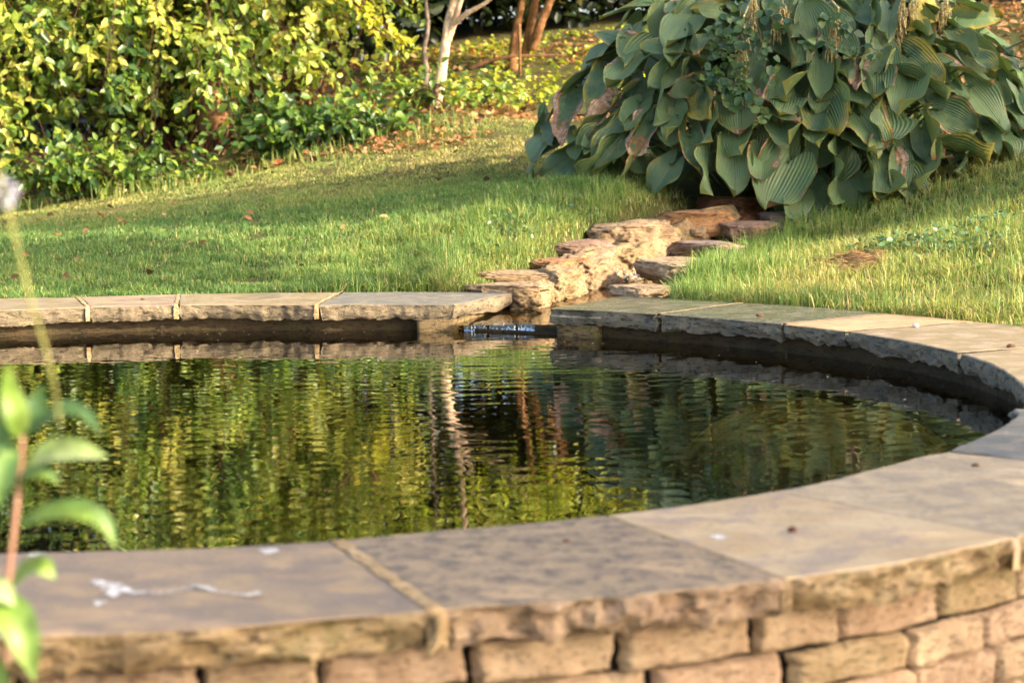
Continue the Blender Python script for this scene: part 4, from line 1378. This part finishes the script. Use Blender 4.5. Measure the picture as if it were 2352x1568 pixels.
LITTER = leaf_material('dry_leaf', [(0, (.10, .055, .03, 1)), (.4, (.22, .10, .05, 1)), (.7, (.36, .16, .06, 1)), (.9, (.42, .28, .14, 1)), (1, (.45, .10, .03, 1))], .2, .7, .15)

def grow(base, n_br, spread, height, droop, seed, leaf_n, leaf_L, tint_mu, tint_sd, r0=.012, lat=(1, 1), facing=None, start=.25):
    """arching branches from a base line; returns branch mesh builder and leaf arrays"""
    g = np.random.default_rng(seed)
    mbs = MB(); pos, ax, nr, tn = [], [], [], []
    for b in range(n_br):
        th = g.uniform(0, 2 * np.pi)
        if facing is not None and g.random() < .6: th = facing + g.normal(0, .9)
        rr = g.uniform(.25, 1) ** .7
        hgt = height * g.uniform(.45, 1.05) * (1 - .35 * rr)
        tip = np.array([math.cos(th) * spread * rr * lat[0], math.sin(th) * spread * rr * lat[1], hgt * (1 - droop * rr * g.uniform(.5, 1.2))])
        b0 = np.array(base) + [g.normal(0, .12) * lat[0], g.normal(0, .08), 0]
        mid_ = b0 + tip * [.45, .45, 0] + [0, 0, hgt * .85]
        line = smooth_line([b0, b0 * .5 + mid_ * .5 + g.normal(0, .05, 3), mid_, b0 + tip], 22)
        tube(mbs, line, r0 * g.uniform(.4, .9), .0015, 5)
        # side twigs with leaves
        tmu = tint_mu + g.normal(0, tint_sd)
        nt = max(int(leaf_n), 1)
        for q in range(nt):
            t = start + (1 - start) * g.random() ** .8
            p = line[min(int(t * 21), 20)]
            dirn = norm(line[min(int(t * 21) + 1, 21)] - line[max(int(t * 21) - 1, 0)])
            tw = norm(dirn * .6 + g.normal(0, .7, 3) + [0, 0, -.15]) * g.uniform(.06, .26)
            if q % 3 == 0: tube(mbs, [p, p + tw * .6 + [0, 0, .01], p + tw], .0022, .0012, 3)
            m = g.integers(3, 6)
            for w in range(m):
                f = (w + 1) / m
                pos.append(p + tw * f); ax.append(norm(tw) * .7 + g.normal(0, .6, 3) + [0, 0, -.25])
                nr.append(np.array([.35, -.50, .65]) + g.normal(0, .45, 3)); tn.append(tmu + g.normal(0, .2))
    pos, ax, nr = np.array(pos), np.array(ax), np.array(nr)
    n = len(pos)
    mbl = MB()
    L = leaf_L * g.uniform(.65, 1.25, n)
    leaf_cloud(mbl, pos, ax, nr, L, L * g.uniform(.5, .68, n), .2, .18, np.clip(np.array(tn), 0, 1))
    return mbs, mbl, pos

def shrub(name, base, label, cat, mat, bark=TWIG, group=None, **kw):
    x, y = base
    z = float(H(np.array([x]), np.array([y]))[0]) - .03
    root = empty(name, (x, y, z)); tag(root, label, cat, group)
    mbs, mbl, pos = grow((x, y, z), **kw)
    reparent(mbl.build('foliage', mat, None), root)
    reparent(mbs.build('branches', bark, None), root)
    return root, (x, y, z)

shrub('broadleaf_shrub', (-3.9, 14.3), 'rounded yellow-green shrub at the left edge, behind the lawn', 'shrub', SHRUB, n_br=110, spread=1.5, height=2.7, droop=.75, seed=1, leaf_n=18, leaf_L=.08, tint_mu=.52, tint_sd=.28, facing=-1.2)
shrub('broadleaf_shrub', (-2.45, 14.6), 'big bright-leaved shrub with drooping branches, left of the orange stump', 'shrub', SHRUB, n_br=150, spread=1.55, height=2.9, droop=.8, seed=2, leaf_n=20, leaf_L=.078, tint_mu=.58, tint_sd=.28, facing=-1.3)
shrub('broadleaf_shrub', (-1.75, 15.2), 'tall yellow-green shrub arching above the orange stump', 'shrub', SHRUB, n_br=130, spread=1.05, height=3.5, droop=.35, seed=3, leaf_n=20, leaf_L=.066, tint_mu=.74, tint_sd=.25, facing=-1.2, start=.4)
shrub('low_shrub', (-1.35, 13.55), 'low dark green shrub sprawling on the lawn edge below the stump', 'shrub', SHRUB, n_br=46, spread=.75, height=.45, droop=.5, seed=4, leaf_n=10, leaf_L=.075, tint_mu=.12, tint_sd=.08, lat=(1.3, .5))
shrub('low_shrub', (-2.7, 13.35), 'low green shrub with reddish twigs at the left edge of the lawn', 'shrub', SHRUB, n_br=46, spread=.8, height=.5, droop=.5, seed=5, leaf_n=10, leaf_L=.066, tint_mu=.3, tint_sd=.14, lat=(1.3, .5))
shrub('low_shrub', (-.45, 14.1), 'low leafy shrub at the foot of the pale tree', 'shrub', SHRUB, n_br=14, spread=.6, height=.26, droop=.5, seed=6, leaf_n=9, leaf_L=.06, tint_mu=.42, tint_sd=.18, lat=(1.3, .6))

# orange-lit stump half hidden in the shrub
k0 = atD(492, 280, 14.0)
st = empty('tree_stump', (k0.x, k0.y, k0.z - .06)); tag(st, 'thick orange-brown tree stump half hidden in the left shrub', 'tree stump')
mb = MB(); tube(mb, smooth_line([k0 - Vector((0, 0, .1)), atD(490, 235, 13.95), atD(497, 180, 13.95), atD(500, 165, 13.97)], 14), .10, .075, 14, .05)
reparent(mb.build('trunk', BARK_ORANGE, None), st)
mb = MB(); tube(mb, smooth_line([atD(498, 200, 13.9), atD(530, 150, 13.85), atD(545, 90, 13.8)], 9), .035, .02, 9)
reparent(mb.build('branch', BARK_ORANGE, None), st)

def tree(name, label, bark, limbs, crown, mat, seed, leaf_n=0, leaf_L=.06, tint=.6, base_off=.0, group=None, cat='tree'):
    """limbs: lists of (px,py,D,r) measured points for trunk and limbs (first is the trunk); crown: list of (centre, radii, n)"""
    b = limbs[0][0]
    p0 = atD(b[0], b[1], b[2])
    root = empty(name, tuple(p0)); tag(root, label, cat, group)
    for i, L in enumerate(limbs):
        pts = [atD(x, y, D) for x, y, D, r in L]
        if i == 0: pts = [pts[0] - Vector((0, 0, .12))] + pts
        mb = MB(); tube(mb, smooth_line([tuple(p) for p in pts], 26), L[0][3], L[-1][3], 10, .05)
        reparent(mb.build('trunk' if i == 0 else 'branch', bark, None), root)
    g = np.random.default_rng(seed)
    mb = MB(); mt = MB()
    for c, r, n in crown:
        c = np.array(c); r = np.array(r)
        for t in range(n // 12):
            u = g.normal(0, 1, 3); u = u / np.linalg.norm(u) * g.uniform(.35, 1) ** .5
            q = c + u * r
            d = norm(u * [1, 1, .4] + [0, 0, -.3] + g.normal(0, .3, 3))
            tube(mt, [q - d * .18, q + [0, 0, .02], q + d * .18], .004, .0015, 4)
            m = 12
            s = g.uniform(-.18, .2, m)
            P = q + d * s[:, None] + g.normal(0, .035, (m, 3))
            A = d + g.normal(0, .7, (m, 3)) + [0, 0, -.2]
            N = np.array([.35, -.5, .65]) + g.normal(0, .45, (m, 3))
            LL = leaf_L * g.uniform(.7, 1.3, m)
            leaf_cloud(mb, P, A, N, LL, LL * .6, .2, .18, np.clip(tint + g.normal(0, .06) + g.normal(0, .15, m), 0, 1))
    if crown:
        reparent(mb.build('foliage', mat, None), root)
        reparent(mt.build('twigs', TWIG, None), root)
    return root

tree('pale_tree', 'young pale-barked tree with a forked trunk at the back of the lawn', BARK_PALE,
     [[(1000, 245, 14.0, .052), (1012, 180, 14.0, .05), (1022, 110, 14.0, .046), (1030, 50, 14, .044), (1045, -20, 14, .04), (1050, -160, 14.0, .03), (1062, -330, 14, .012)],
      [(1026, 95, 14.0, .032), (1040, 60, 13.98, .03), (1062, -10, 13.9, .026), (1110, -150, 13.9, .012)],
      [(1042, 55, 13.97, .022), (1075, 30, 13.9, .02), (1125, 0, 13.85, .018), (1200, -70, 13.8, .008)]],
     [((-.35, 13.8, 2.35), (1.0, .6, .75), 1300), ((.45, 13.8, 2.2), (.55, .5, .5), 500)], YELL, 51, leaf_L=.065, tint=.5)
tree('sapling', 'thin crooked grey sapling just left of the pale tree', BARK_GREY,
     [[(972, 215, 14.3, .026), (980, 170, 14.3, .026), (974, 120, 14.3, .026), (983, 60, 14.3, .024), (978, 0, 14.3, .02), (984, -120, 14.3, .012), (980, -240, 14.3, .008)]],
     [((-.6, 14.35, 2.5), (.5, .4, .5), 260)], YELL, 52, tint=.6)
tree('brown_stem_tree', 'three orange-brown stems rising together in front of the dark hedge', BARK_ORANGE,
     [[(1178, 130, 16.3, .045), (1186, 70, 16.3, .055), (1200, 0, 16.3, .05), (1215, -120, 16.3, .035), (1230, -240, 16.3, .02)],
      [(1205, 130, 16.3, .038), (1218, 60, 16.3, .048), (1232, -10, 16.3, .045), (1260, -150, 16.3, .03)],
      [(1222, 115, 16.25, .04), (1240, 60, 16.2, .048), (1268, -10, 16.2, .045), (1310, -130, 16.2, .03)]],
     [((.45, 15.7, 2.75), (1.4, .9, .95), 2400)], YELL, 53, leaf_L=.075, tint=.55)
mb = MB(); tube(mb, [tuple(atD(1194, 175, 14.8)), tuple(atD(1194, 110, 14.8)), tuple(atD(1193, 55, 14.8))], .012, .011, 8)
tag(mb.build('wooden_stake', BARK_ORANGE), 'thin upright wooden stake in the yellow ground cover', 'stake')
mb = MB(); tube(mb, smooth_line([tuple(atD(1075, 160, 15.8)), tuple(atD(1120, 142, 15.8)), tuple(atD(1175, 130, 15.8)), tuple(atD(1240, 128, 15.9)), tuple(atD(1300, 127, 16))], 18), .018, .009, 8, .1)
tag(mb.build('fallen_branch', TWIG), 'grey fallen branch lying behind the yellow ground cover', 'branch')
# an overhanging branch with yellow leaves, part of the arching shrub's neighbour
g = np.random.default_rng(90)
ob = empty('overhanging_branch', tuple(atD(760, -40, 13.2))); tag(ob, 'overhanging branch with yellow leaves in front of the dark hedge', 'branch')
mb = MB(); ml = MB()
for pts in ([(700, -90), (790, -10), (845, 30), (900, 75), (945, 102)], [(850, -60), (835, 10), (850, 55), (905, 95)]):
    ln = smooth_line([tuple(atD(x, y, 13.2)) for x, y in pts], 24)
    tube(mb, ln, .012, .004, 6)
    P = ln[g.integers(6, 24, 38)] + g.normal(0, .03, (38, 3))
    leaf_cloud(ml, P, g.normal(0, .8, (38, 3)) + [.5, 0, -.5], g.normal(0, .4, (38, 3)) + [.3, -.5, .8], g.uniform(.05, .085, 38), g.uniform(.03, .05, 38), .2, .2, g.uniform(.5, 1, 38))
reparent(mb.build('stem', TWIG, None), ob); reparent(ml.build('foliage', YELL, None), ob)

# dark hedge closing the view: a row of big evergreens
def evergreen(x, y, w, h, seed, label):
    z = float(H(np.array([x]), np.array([y]))[0]) - .05
    root = empty('evergreen_tree', (x, y, z)); tag(root, label, 'tree', 'evergreens closing the view')
    g = np.random.default_rng(seed)
    mb = MB(); mt = MB()
    tube(mt, [(x, y, z), (x + .05, y, z + h * .5), (x, y, z + h * .95)], .10, .03, 8)
    for b in range(70):
        th = g.uniform(0, 6.28); zz = z + h * g.uniform(.08, .95)
        tube(mt, smooth_line([(x, y, zz), (x + math.cos(th) * w * .5, y + math.sin(th) * w * .4, zz + .1), (x + math.cos(th) * w, y + math.sin(th) * w * .8, zz)], 6), .018, .006, 5)
    n = 7500
    u = norm(g.normal(0, 1, (n, 3))) * (g.uniform(.1, 1, n) ** .45)[:, None]
    P = np.array([x, y, z + h * .5]) + u * np.array([w, w * .8, h * .52])
    P = P[P[:, 2] > z + .05]
    n = len(P)
    L = g.uniform(.09, .17, n)
    leaf_cloud(mb, P, g.normal(0, 1, (n, 3)), g.normal(0, .6, (n, 3)) + [0, -.4, .6], L, L * .62, .2, .15, np.clip(g.normal(.45, .25, n), 0, 1))
    reparent(mb.build('foliage', DARKL, None), root); reparent(mt.build('trunk', TWIG, None), root)
for i, (x, y, w, h) in enumerate([(-5.6, 17.2, 1.5, 3.8), (-3.6, 17.6, 1.5, 3.9), (-1.6, 18.0, 1.4, 3.6), (.2, 18.6, 1.4, 3.2), (2.1, 18.8, 1.4, 3.0), (4.2, 18.9, 1.5, 3.0), (6.4, 19.0, 1.5, 3.0), (-.7, 20.2, 1.6, 3.8), (3.0, 21, 1.8, 3.8), (1.2, 20.6, 1.6, 3.6), (-2.8, 20, 1.7, 4.2)]):
    evergreen(x, y, w, h, 100 + i, ['dark evergreen tree behind the left edge of the shrubs', 'dark evergreen tree behind the drooping shrub', 'dark evergreen tree behind the overhanging branch', 'dark evergreen tree behind the three orange-brown stems', 'dark evergreen tree behind the left shoulder of the hosta',
              'dark evergreen tree behind the right half of the hosta', 'dark evergreen tree beyond the right edge of the hosta', 'tall dark evergreen farther back behind the pale tree', 'tall dark evergreen farthest back behind the hosta', 'tall dark evergreen farther back behind the fallen branch', 'tallest dark evergreen farther back behind the left shrubs'][i])

# ------------------------------------------------------------------ ground cover and litter
def scatter(name, mat, n, sel, hrange, Lr, tint, label, cat, seed, up=.8, xr=(-4.2, 5), yr=(10.5, 18)):
    g = np.random.default_rng(seed)
    X = g.uniform(*xr, n); Y = g.uniform(*yr, n)
    ok = sel(X, Y) & ~under_hosta(X, Y, .8)
    X, Y = X[ok], Y[ok]; n = len(X)
    Z = H(X, Y) + g.uniform(*hrange, n)
    P = np.stack([X, Y, Z], 1)
    L = g.uniform(*Lr, n)
    mb = MB()
    A = g.normal(0, 1, (n, 3)) * [1, 1, .4]
    N = g.normal(0, .45, (n, 3)) + [0, -.15, up]
    leaf_cloud(mb, P, A, N, L, L * g.uniform(.5, .75, n), .2, .15, np.clip(tint(X, Y, g), 0, 1))
    return tag(mb.build(name, mat), label, cat, kind='stuff')
scatter('ground_cover', YELL, 12000, lambda X, Y: (X > -1.0) & (X < 2.9) & (Y > 14.25 + .5 * np.sin(X * 2)) & (patch_noise(X, Y, 2.5, 9) > -.75), (.01, .09), (.03, .065), lambda X, Y, g: g.normal(.55, .22, len(X)), 'low yellow-green ground cover at the back of the lawn', 'ground cover', 61, yr=(13.0, 17.6))
scatter('leaf_litter', LITTER, 14000, lambda X, Y: ((X > 2.7) & (Y > 12)) | (patch_noise(X, Y, 1.2, 4) > -.3) & ((Y > 12.6 - .3 * X)), (.008, .035), (.03, .07), lambda X, Y, g: g.random(len(X)), 'fallen brown and orange leaves at the back of the lawn', 'fallen leaves', 62, yr=(11.5, 17.6))
scatter('leaf_litter', LITTER, 2000, lambda X, Y: patch_noise(X, Y, 2.6, 14) > -.2, (.004, .03), (.025, .06), lambda X, Y, g: g.uniform(.55, .93, len(X)), 'tan and brown leaf litter between the ground cover and the lawn', 'fallen leaves', 66, xr=(-1.3, 1.1), yr=(12.2, 14.2))
scatter('fallen_leaves', LITTER, 70, lambda X, Y: outside_coping(X, Y, .1) & (X < RL(X, Y) - .5), (.025, .04), (.03, .055), lambda X, Y, g: g.random(len(X)), 'few dry brown leaves lying on the left lawn', 'fallen leaves', 63, yr=(7.8, 12.5), xr=(-3.5, .5))
g = np.random.default_rng(64)
mb = MB()
for i in range(420):
    a = g.uniform(0, 6.28); r = g.random() ** .6
    x, y = 1.33 + .135 * r * math.cos(a), 7.75 + .23 * r * math.sin(a)
    z = float(H(np.array([x]), np.array([y]))[0]) + g.uniform(.006, .034)
    th = g.normal(.1, .7); L = g.uniform(.05, .13)
    d = np.array([math.cos(th), math.sin(th), g.normal(0, .10)]) * L
    tube(mb, [np.array([x, y, z]) - d * .5, np.array([x, y, z + .005]), np.array([x, y, z]) + d * .5], .0014, .0010, 3, 0, 0, g.uniform(.84, .95))
tag(mb.build('dry_thatch', LITTER), 'straw-coloured bare patch of dead grass on the right lawn', 'dead grass', kind='stuff')
g = np.random.default_rng(65)

# ------------------------------------------------------------------ trees beyond the right edge of the picture (they shade the pond)
def shade_tree(x, y, z0, z1, r, seed, n, label):
    z = float(H(np.array([x]), np.array([y]))[0])
    root = empty('shade_tree', (x, y, z)); tag(root, label, 'tree', 'shade trees beside the pond')
    g = np.random.default_rng(seed)
    mt = MB(); tube(mt, [(x, y, z - .1), (x + .05, y, (z + z0) * .5), (x, y, z1 - .4)], .13, .04, 10)
    for b in range(16):
        th = g.uniform(0, 6.28); zz = g.uniform(z0 - .2, z1 - .5)
        tube(mt, smooth_line([(x, y, zz - .3), (x + math.cos(th) * r * .5, y + math.sin(th) * r * .5, zz), (x + math.cos(th) * r * .9, y + math.sin(th) * r * .9, zz + .1)], 6), .03, .008, 5)
    u = norm(g.normal(0, 1, (n, 3))) * (g.uniform(.05, 1, n) ** .4)[:, None]
    P = np.array([x, y, (z0 + z1) / 2]) + u * np.array([r, r, (z1 - z0) / 2])
    L = g.uniform(.09, .16, n)
    mb = MB(); leaf_cloud(mb, P, g.normal(0, 1, (n, 3)), g.normal(0, .5, (n, 3)) + [0, 0, .8], L, L * .65, .2, .15, g.random(n))
    reparent(mb.build('crown', SHRUB, None), root); reparent(mt.build('trunk', BARK_GREY, None), root)
for i, (x, y, z0, z1, r, n) in enumerate([(5.4, 7.15, 2.5, 5.8, .95, 4600), (5.5, 4.5, 3.9, 6.0, .95, 3000), (5.4, .5, 2.1, 4.8, 1.4, 5200), (5.3, 8.05, 1.9, 3.3, .95, 3200)]):
    shade_tree(x, y, z0, z1, r, 200 + i, n, ['leafy shade tree right of the hosta, outside the picture', 'high-crowned shade tree right of the pond, outside the picture', 'low-crowned shade tree beside the camera, outside the picture', 'small bushy shade tree right of the hosta, outside the picture'][i])

# ------------------------------------------------------------------ foreground plant
k0 = atD(15, 1750, 1.85)
FGL = leaf_material('foreground_leaf', [(0, (.05, .11, .045, 1)), (.4, (.10, .19, .06, 1)), (.7, (.22, .33, .05, 1)), (1, (.38, .46, .22, 1))], .45, .4, .4)
k = NT('reddish_stem'); RST = k.done(k.principled(srgb(140, 104, 84), .6, .2))
fp = empty('leafy_plant', tuple(k0)); tag(fp, 'out-of-focus green plant with a reddish stem at the lower left corner', 'plant')
mb = MB(); tube(mb, smooth_line([tuple(k0), tuple(atD(8, 1560, 1.85)), tuple(atD(18, 1345, 1.84)), tuple(atD(34, 1200, 1.84)), tuple(atD(45, 1090, 1.85)), tuple(atD(50, 1000, 1.85)), tuple(atD(30, 860, 1.87))], 30), .0038, .0020, 8)
reparent(mb.build('stem', RST, None), fp)
def soft_leaf(pts, w, tint, D, dz=.0, curl=.25):
    """leaf along measured midrib points"""
    ln = smooth_line([tuple(atD(x, y, D + dd)) for x, y, dd in pts], 16)
    T = norm(np.gradient(ln, axis=0))
    view = norm(ln - np.array([0, 0, CAM_H]))
    N = norm(-view * .75 + np.array([0, 0, .65]))
    Sd = norm(np.cross(T, N)); N = np.cross(Sd, T)
    s = np.linspace(0, 1, 16)
    wf = np.interp(s, [0, .08, .25, .45, .7, .9, 1], [.08, .35, .85, 1, .75, .3, 0]) * w * .5
    V = []
    for k_ in range(16):
        for v in np.linspace(-1, 1, 9):
            V.append(ln[k_] + Sd[k_] * v * wf[k_] + N[k_] * wf[k_] * curl * (abs(v) ** 1.5 - .3))
    i, j = np.meshgrid(np.arange(15), np.arange(8), indexing='ij')
    q = np.stack([i * 9 + j, (i + 1) * 9 + j, (i + 1) * 9 + j + 1, i * 9 + j + 1], -1).reshape(-1, 4)
    V = np.array(V)
    tt = np.full(len(V), tint) + .12 * np.tile(np.linspace(-1, 1, 9), 16)
    o = MB().add(V, q, None, {'tint': np.clip(tt, 0, 1)}).build('leaf', FGL, None)
    reparent(o, fp)
PXM = 1.85 / F
for pts, w, t in [([(52, 1085, 0), (110, 1040, -.01), (180, 1035, -.02), (250, 1050, -.02)], 74, .92),
                  ([(40, 1205, 0), (110, 1175, -.01), (190, 1172, -.02), (245, 1205, -.02), (268, 1262, -.02)], 60, .55),
                  ([(28, 1345, 0), (60, 1310, -.01), (100, 1302, -.02), (128, 1330, -.02)], 66, .72),
                  ([(-20, 1370, 0), (20, 1400, -.02), (55, 1470, -.03), (80, 1565, -.03)], 96, .62),
                  ([(-40, 1330, 0), (-15, 1345, -.02), (15, 1365, -.02), (35, 1390, -.02)], 60, .95),
                  ([(45, 1010, 0), (40, 960, -.01), (25, 900, -.01), (15, 830, -.02)], 62, .68),
                  ([(48, 1010, 0), (70, 960, .01), (88, 920, .02), (100, 880, .02)], 56, .25),
                  ([(60, 1000, 0), (130, 945, -.01), (190, 945, -.01), (236, 1003, -.02)], 44, .2),
                  ([(48, 1040, 0), (20, 1060, -.01), (5, 1110, -.02), (0, 1170, -.02)], 60, .45),
                  ([(40, 1120, 0), (60, 1090, -.01), (100, 1085, -.02), (140, 1110, -.02)], 40, .5),
                  ([(10, 1500, 0), (-10, 1540, -.01), (-5, 1590, -.02), (10, 1640, -.02)], 60, .6),
                  ([(44, 1060, 0), (0, 1010, .01), (-20, 960, .02), (-40, 930, .02)], 60, .4)]:
    soft_leaf(pts, w * PXM, t, 1.85)
# arching flower spike with a white flower at its top
k = NT('spike'); v = k.pos(); SPK = k.done(k.principled(k.ramp(k.noise(v, 90, 3), [(.35, srgb(112, 116, 60)), (.65, srgb(158, 152, 88))]), .7, .2))
k = NT('white_petal'); WHT = k.done(k.principled((.34, .33, .38, 1), .7, .2))
sp0 = atD(-260, 1900, 1.6)
spk = empty('flower_spike', tuple(sp0)); tag(spk, 'blurred slender seed spike with a white flower, drooping in from the left edge', 'flower stalk')
mb = MB()
ln = smooth_line([tuple(sp0), tuple(atD(-230, 1300, 1.6)), tuple(atD(-190, 800, 1.6)), tuple(atD(-110, 430, 1.6)), tuple(atD(-40, 350, 1.6)), tuple(atD(5, 425, 1.6)), tuple(atD(38, 560, 1.6)), tuple(atD(68, 680, 1.6)), tuple(atD(104, 800, 1.6)), tuple(atD(124, 885, 1.6)), tuple(atD(136, 972, 1.6))], 90)
tube(mb, ln[44:], .0014, .0009, 7)
g = np.random.default_rng(66)
for p in ln[46:88]:
    for q in range(3):
        d = norm(g.normal(0, 1, 3) + [0, 0, .4]) * g.uniform(.0015, .003)
        tube(mb, [p, p + d * .6, p + d], .0007, .0004, 4)
reparent(mb.build('stalk', SPK, None), spk)
mb = MB(); tube(mb, ln[:46], .0016, .0014, 6)
reparent(mb.build('lower_stem', SPK, None), spk)
mb = MB(); c = np.array(atD(10, 440, 1.6))
n = 26; u = norm(g.normal(0, 1, (n, 3)))
leaf_cloud(mb, c + u * [.005, .005, .007], u, np.cross(u, [.3, .5, .8]) + 1e-3, 0.0075, .005, .2, .2, np.full(n, .5))
reparent(mb.build('blossom', WHT, None), spk)

# ------------------------------------------------------------------ droppings and bits on the coping
k = NT('dropping'); v = k.pos(); DROP = k.done(k.principled(k.mix(k.step(k.noise(v, 60, 4), .38, .62), (.66, .63, .58, 1), (.40, .36, .31, 1)), .9, .2))
from mathutils.bvhtree import BVHTree
_bv = []
for _o, *_r in SLABS.values():
    _m = _o.data
    _bv.append(BVHTree.FromPolygons([v.co + _o.location for v in _m.vertices], [p.vertices[:] for p in _m.polygons]))
def slab_z(x, y):
    z = -.01
    for b_ in _bv:
        h_ = b_.ray_cast(Vector((x, y, .2)), Vector((0, 0, -1)), .3)
        if h_[0] is not None: z = max(z, h_[0].z)
    return z
def splat(pxs, name, label, cat, wpx, z=.0018, group=None):
    """thin spatter on a slab: chain of soft discs merged into one sheet"""
    mb = MB()
    for i, (x, y, r) in enumerate(pxs):
        c = np.array(at(x, y, 0)); rr = r * c[1] / F
        nv = 22
        a = np.linspace(0, 2 * np.pi, nv, endpoint=False)
        rad_ = rr * (1 + .30 * np.sin(a * 3 + i) + .22 * np.sin(a * 5 + 2 * i) + .15 * np.sin(a * 9 + 5 * i))
        zz = z + i * .00004
        rim = np.stack([c[0] + rad_ * np.cos(a), c[1] + rad_ * np.sin(a) * 1.6, np.full(nv, zz)], 1)
        inn_ = np.stack([c[0] + .6 * rad_ * np.cos(a), c[1] + .6 * rad_ * np.sin(a) * 1.6, np.full(nv, zz)], 1)
        V = np.vstack([rim, inn_, [[c[0], c[1], zz]]])
        q = [[k_, (k_ + 1) % nv, nv + (k_ + 1) % nv, nv + k_] for k_ in range(nv)]
        t = [[nv + k_, nv + (k_ + 1) % nv, 2 * nv] for k_ in range(nv)]
        V[:, 2] = [slab_z(p_[0], p_[1]) + .0007 + i * .00004 for p_ in V]
        mb.add(V, q, t)
    return tag(mb.build(name, DROP), label, cat, group)
chain = [(250, 1345, 22), (268, 1356, 27), (232, 1338, 15), (283, 1352, 15), (216, 1334, 9), (262, 1368, 12)]
_g = np.random.default_rng(8)
for t in np.linspace(0, 1, 60):
    x = 285 + t * 315
    th = 1 - .75 * (abs(t - .3) < .16) - .5 * (abs(t - .78) < .08)
    chain.append((x + _g.normal(0, 2), 1356 + 5 * math.sin(t * 9) - 6 * math.exp(-((t - .5) / .12) ** 2) + 8 * t + _g.normal(0, 1.6), max(3.6, th * _g.uniform(3.5, 8.5))))
chain += [(588, 1367, 11), (575, 1369, 8), (470, 1352, 9), (455, 1350, 8)]
splat(chain, 'bird_dropping', 'long white bird dropping smeared across the near left slab', 'bird dropping', 0)
splat([(228, 1386, 13)], 'bird_dropping', 'small round white dropping below the long smear', 'bird dropping', 0, group='white droppings on the coping')
splat([(617, 1265, 17), (625, 1266, 12)], 'bird_dropping', 'small white dropping near the inner rim left of the thick mortar joint', 'bird dropping', 0, group='white droppings on the coping')
splat([(80, 1271, 18), (92, 1270, 13)], 'bird_dropping', 'white dropping on the inner rim beside the foreground plant', 'bird dropping', 0, group='white droppings on the coping')
splat([(1650, 1233, 14), (1660, 1233, 10)], 'bird_dropping', 'bright white dropping on the sandy buff slab', 'bird dropping', 0, group='white droppings on the coping')
k = NT('husk'); HUSK = k.done(k.principled(srgb(92, 66, 50), .7, .2))
k = NT('shell'); SHELL = k.done(k.principled(srgb(176, 160, 150), .5, .3))
def bit(px, py, size, mat, name, label, cat, seed):
    P = ICO_V * (1 + .35 * nzv(ICO_V, 1.8, 3, seed))[:, None] * np.array(size) / 2
    o = MB().add(P, None, ICO_F).build(name, mat)
    o.location = at(px, py, 0) + Vector((0, 0, size[2] * .42))
    return tag(o, label, cat)
bit(1745, 726, (.022, .014, .009), HUSK, 'seed_husk', 'tiny brown husk on the dark olive slab right of the rill', 'husk', 1)
bit(2103, 752, (.020, .016, .013), SHELL, 'snail_shell', 'small grey shell on the long olive slab', 'shell', 2)
bit(2322, 799, (.024, .016, .012), HUSK, 'seed_husk', 'brown husk on the far rim by the right edge of the picture', 'husk', 3)
bit(1820, 1222, (.013, .012, .010), HUSK, 'flower_bud', 'dark fallen bud on the sandy buff slab', 'bud', 4)
bit(1300, 1245, (.009, .008, .006), HUSK, 'seed_husk', 'dark speck of husk on the mottled near slab', 'husk', 5)
bit(2240, 1072, (.014, .010, .007), HUSK, 'seed_husk', 'dark husk on the pale scratched near slab', 'husk', 6)
bit(328, 689, (.016, .012, .008), HUSK, 'seed_husk', 'brown husk on the short grey-brown far slab', 'husk', 7)

# floating specks, a twig and pollen on the water
k = NT('pollen'); POL = k.done(k.principled((.34, .29, .20, 1), .9, .1))
mb = MB(); g = np.random.default_rng(81)
def speck(x, y, r):
    a = np.linspace(0, 2 * np.pi, 7, endpoint=False) + g.uniform(0, 1)
    V = np.stack([x + r * np.cos(a) * g.uniform(.6, 1.3), y + r * np.sin(a), np.full(7, WATER_Z + .0022)], 1)
    mb.add(np.vstack([V, [[x, y, WATER_Z + .0024]]]), None, [[i, (i + 1) % 7, 7] for i in range(7)])
for i in range(70):
    u = g.random()
    if u < .55: ph = g.uniform(rad(80), rad(140)); r = r_in(ph) - abs(g.normal(.10, .12))
    elif u < .8: ph = g.uniform(rad(10), rad(70)); r = r_in(ph) - abs(g.normal(.12, .15))
    else: ph = g.uniform(0, 6.28); r = R_IN * math.sqrt(g.random()) * .95
    q = pt(ph, r); speck(q[0], q[1], g.uniform(.0015, .004))
tag(mb.build('floating_specks', POL), 'pale specks and pollen floating on the pond near the rim', 'floating debris', kind='stuff')
mb = MB()
tube(mb, smooth_line([tuple(at(1996, 846, WATER_Z + .002)), tuple(at(2008, 838, WATER_Z + .006)), tuple(at(2014, 826, WATER_Z + .03))], 8), .0022, .0012, 5)
tag(mb.build('floating_twig', TWIG), 'thin bent twig poking from the water near the right rim', 'twig')
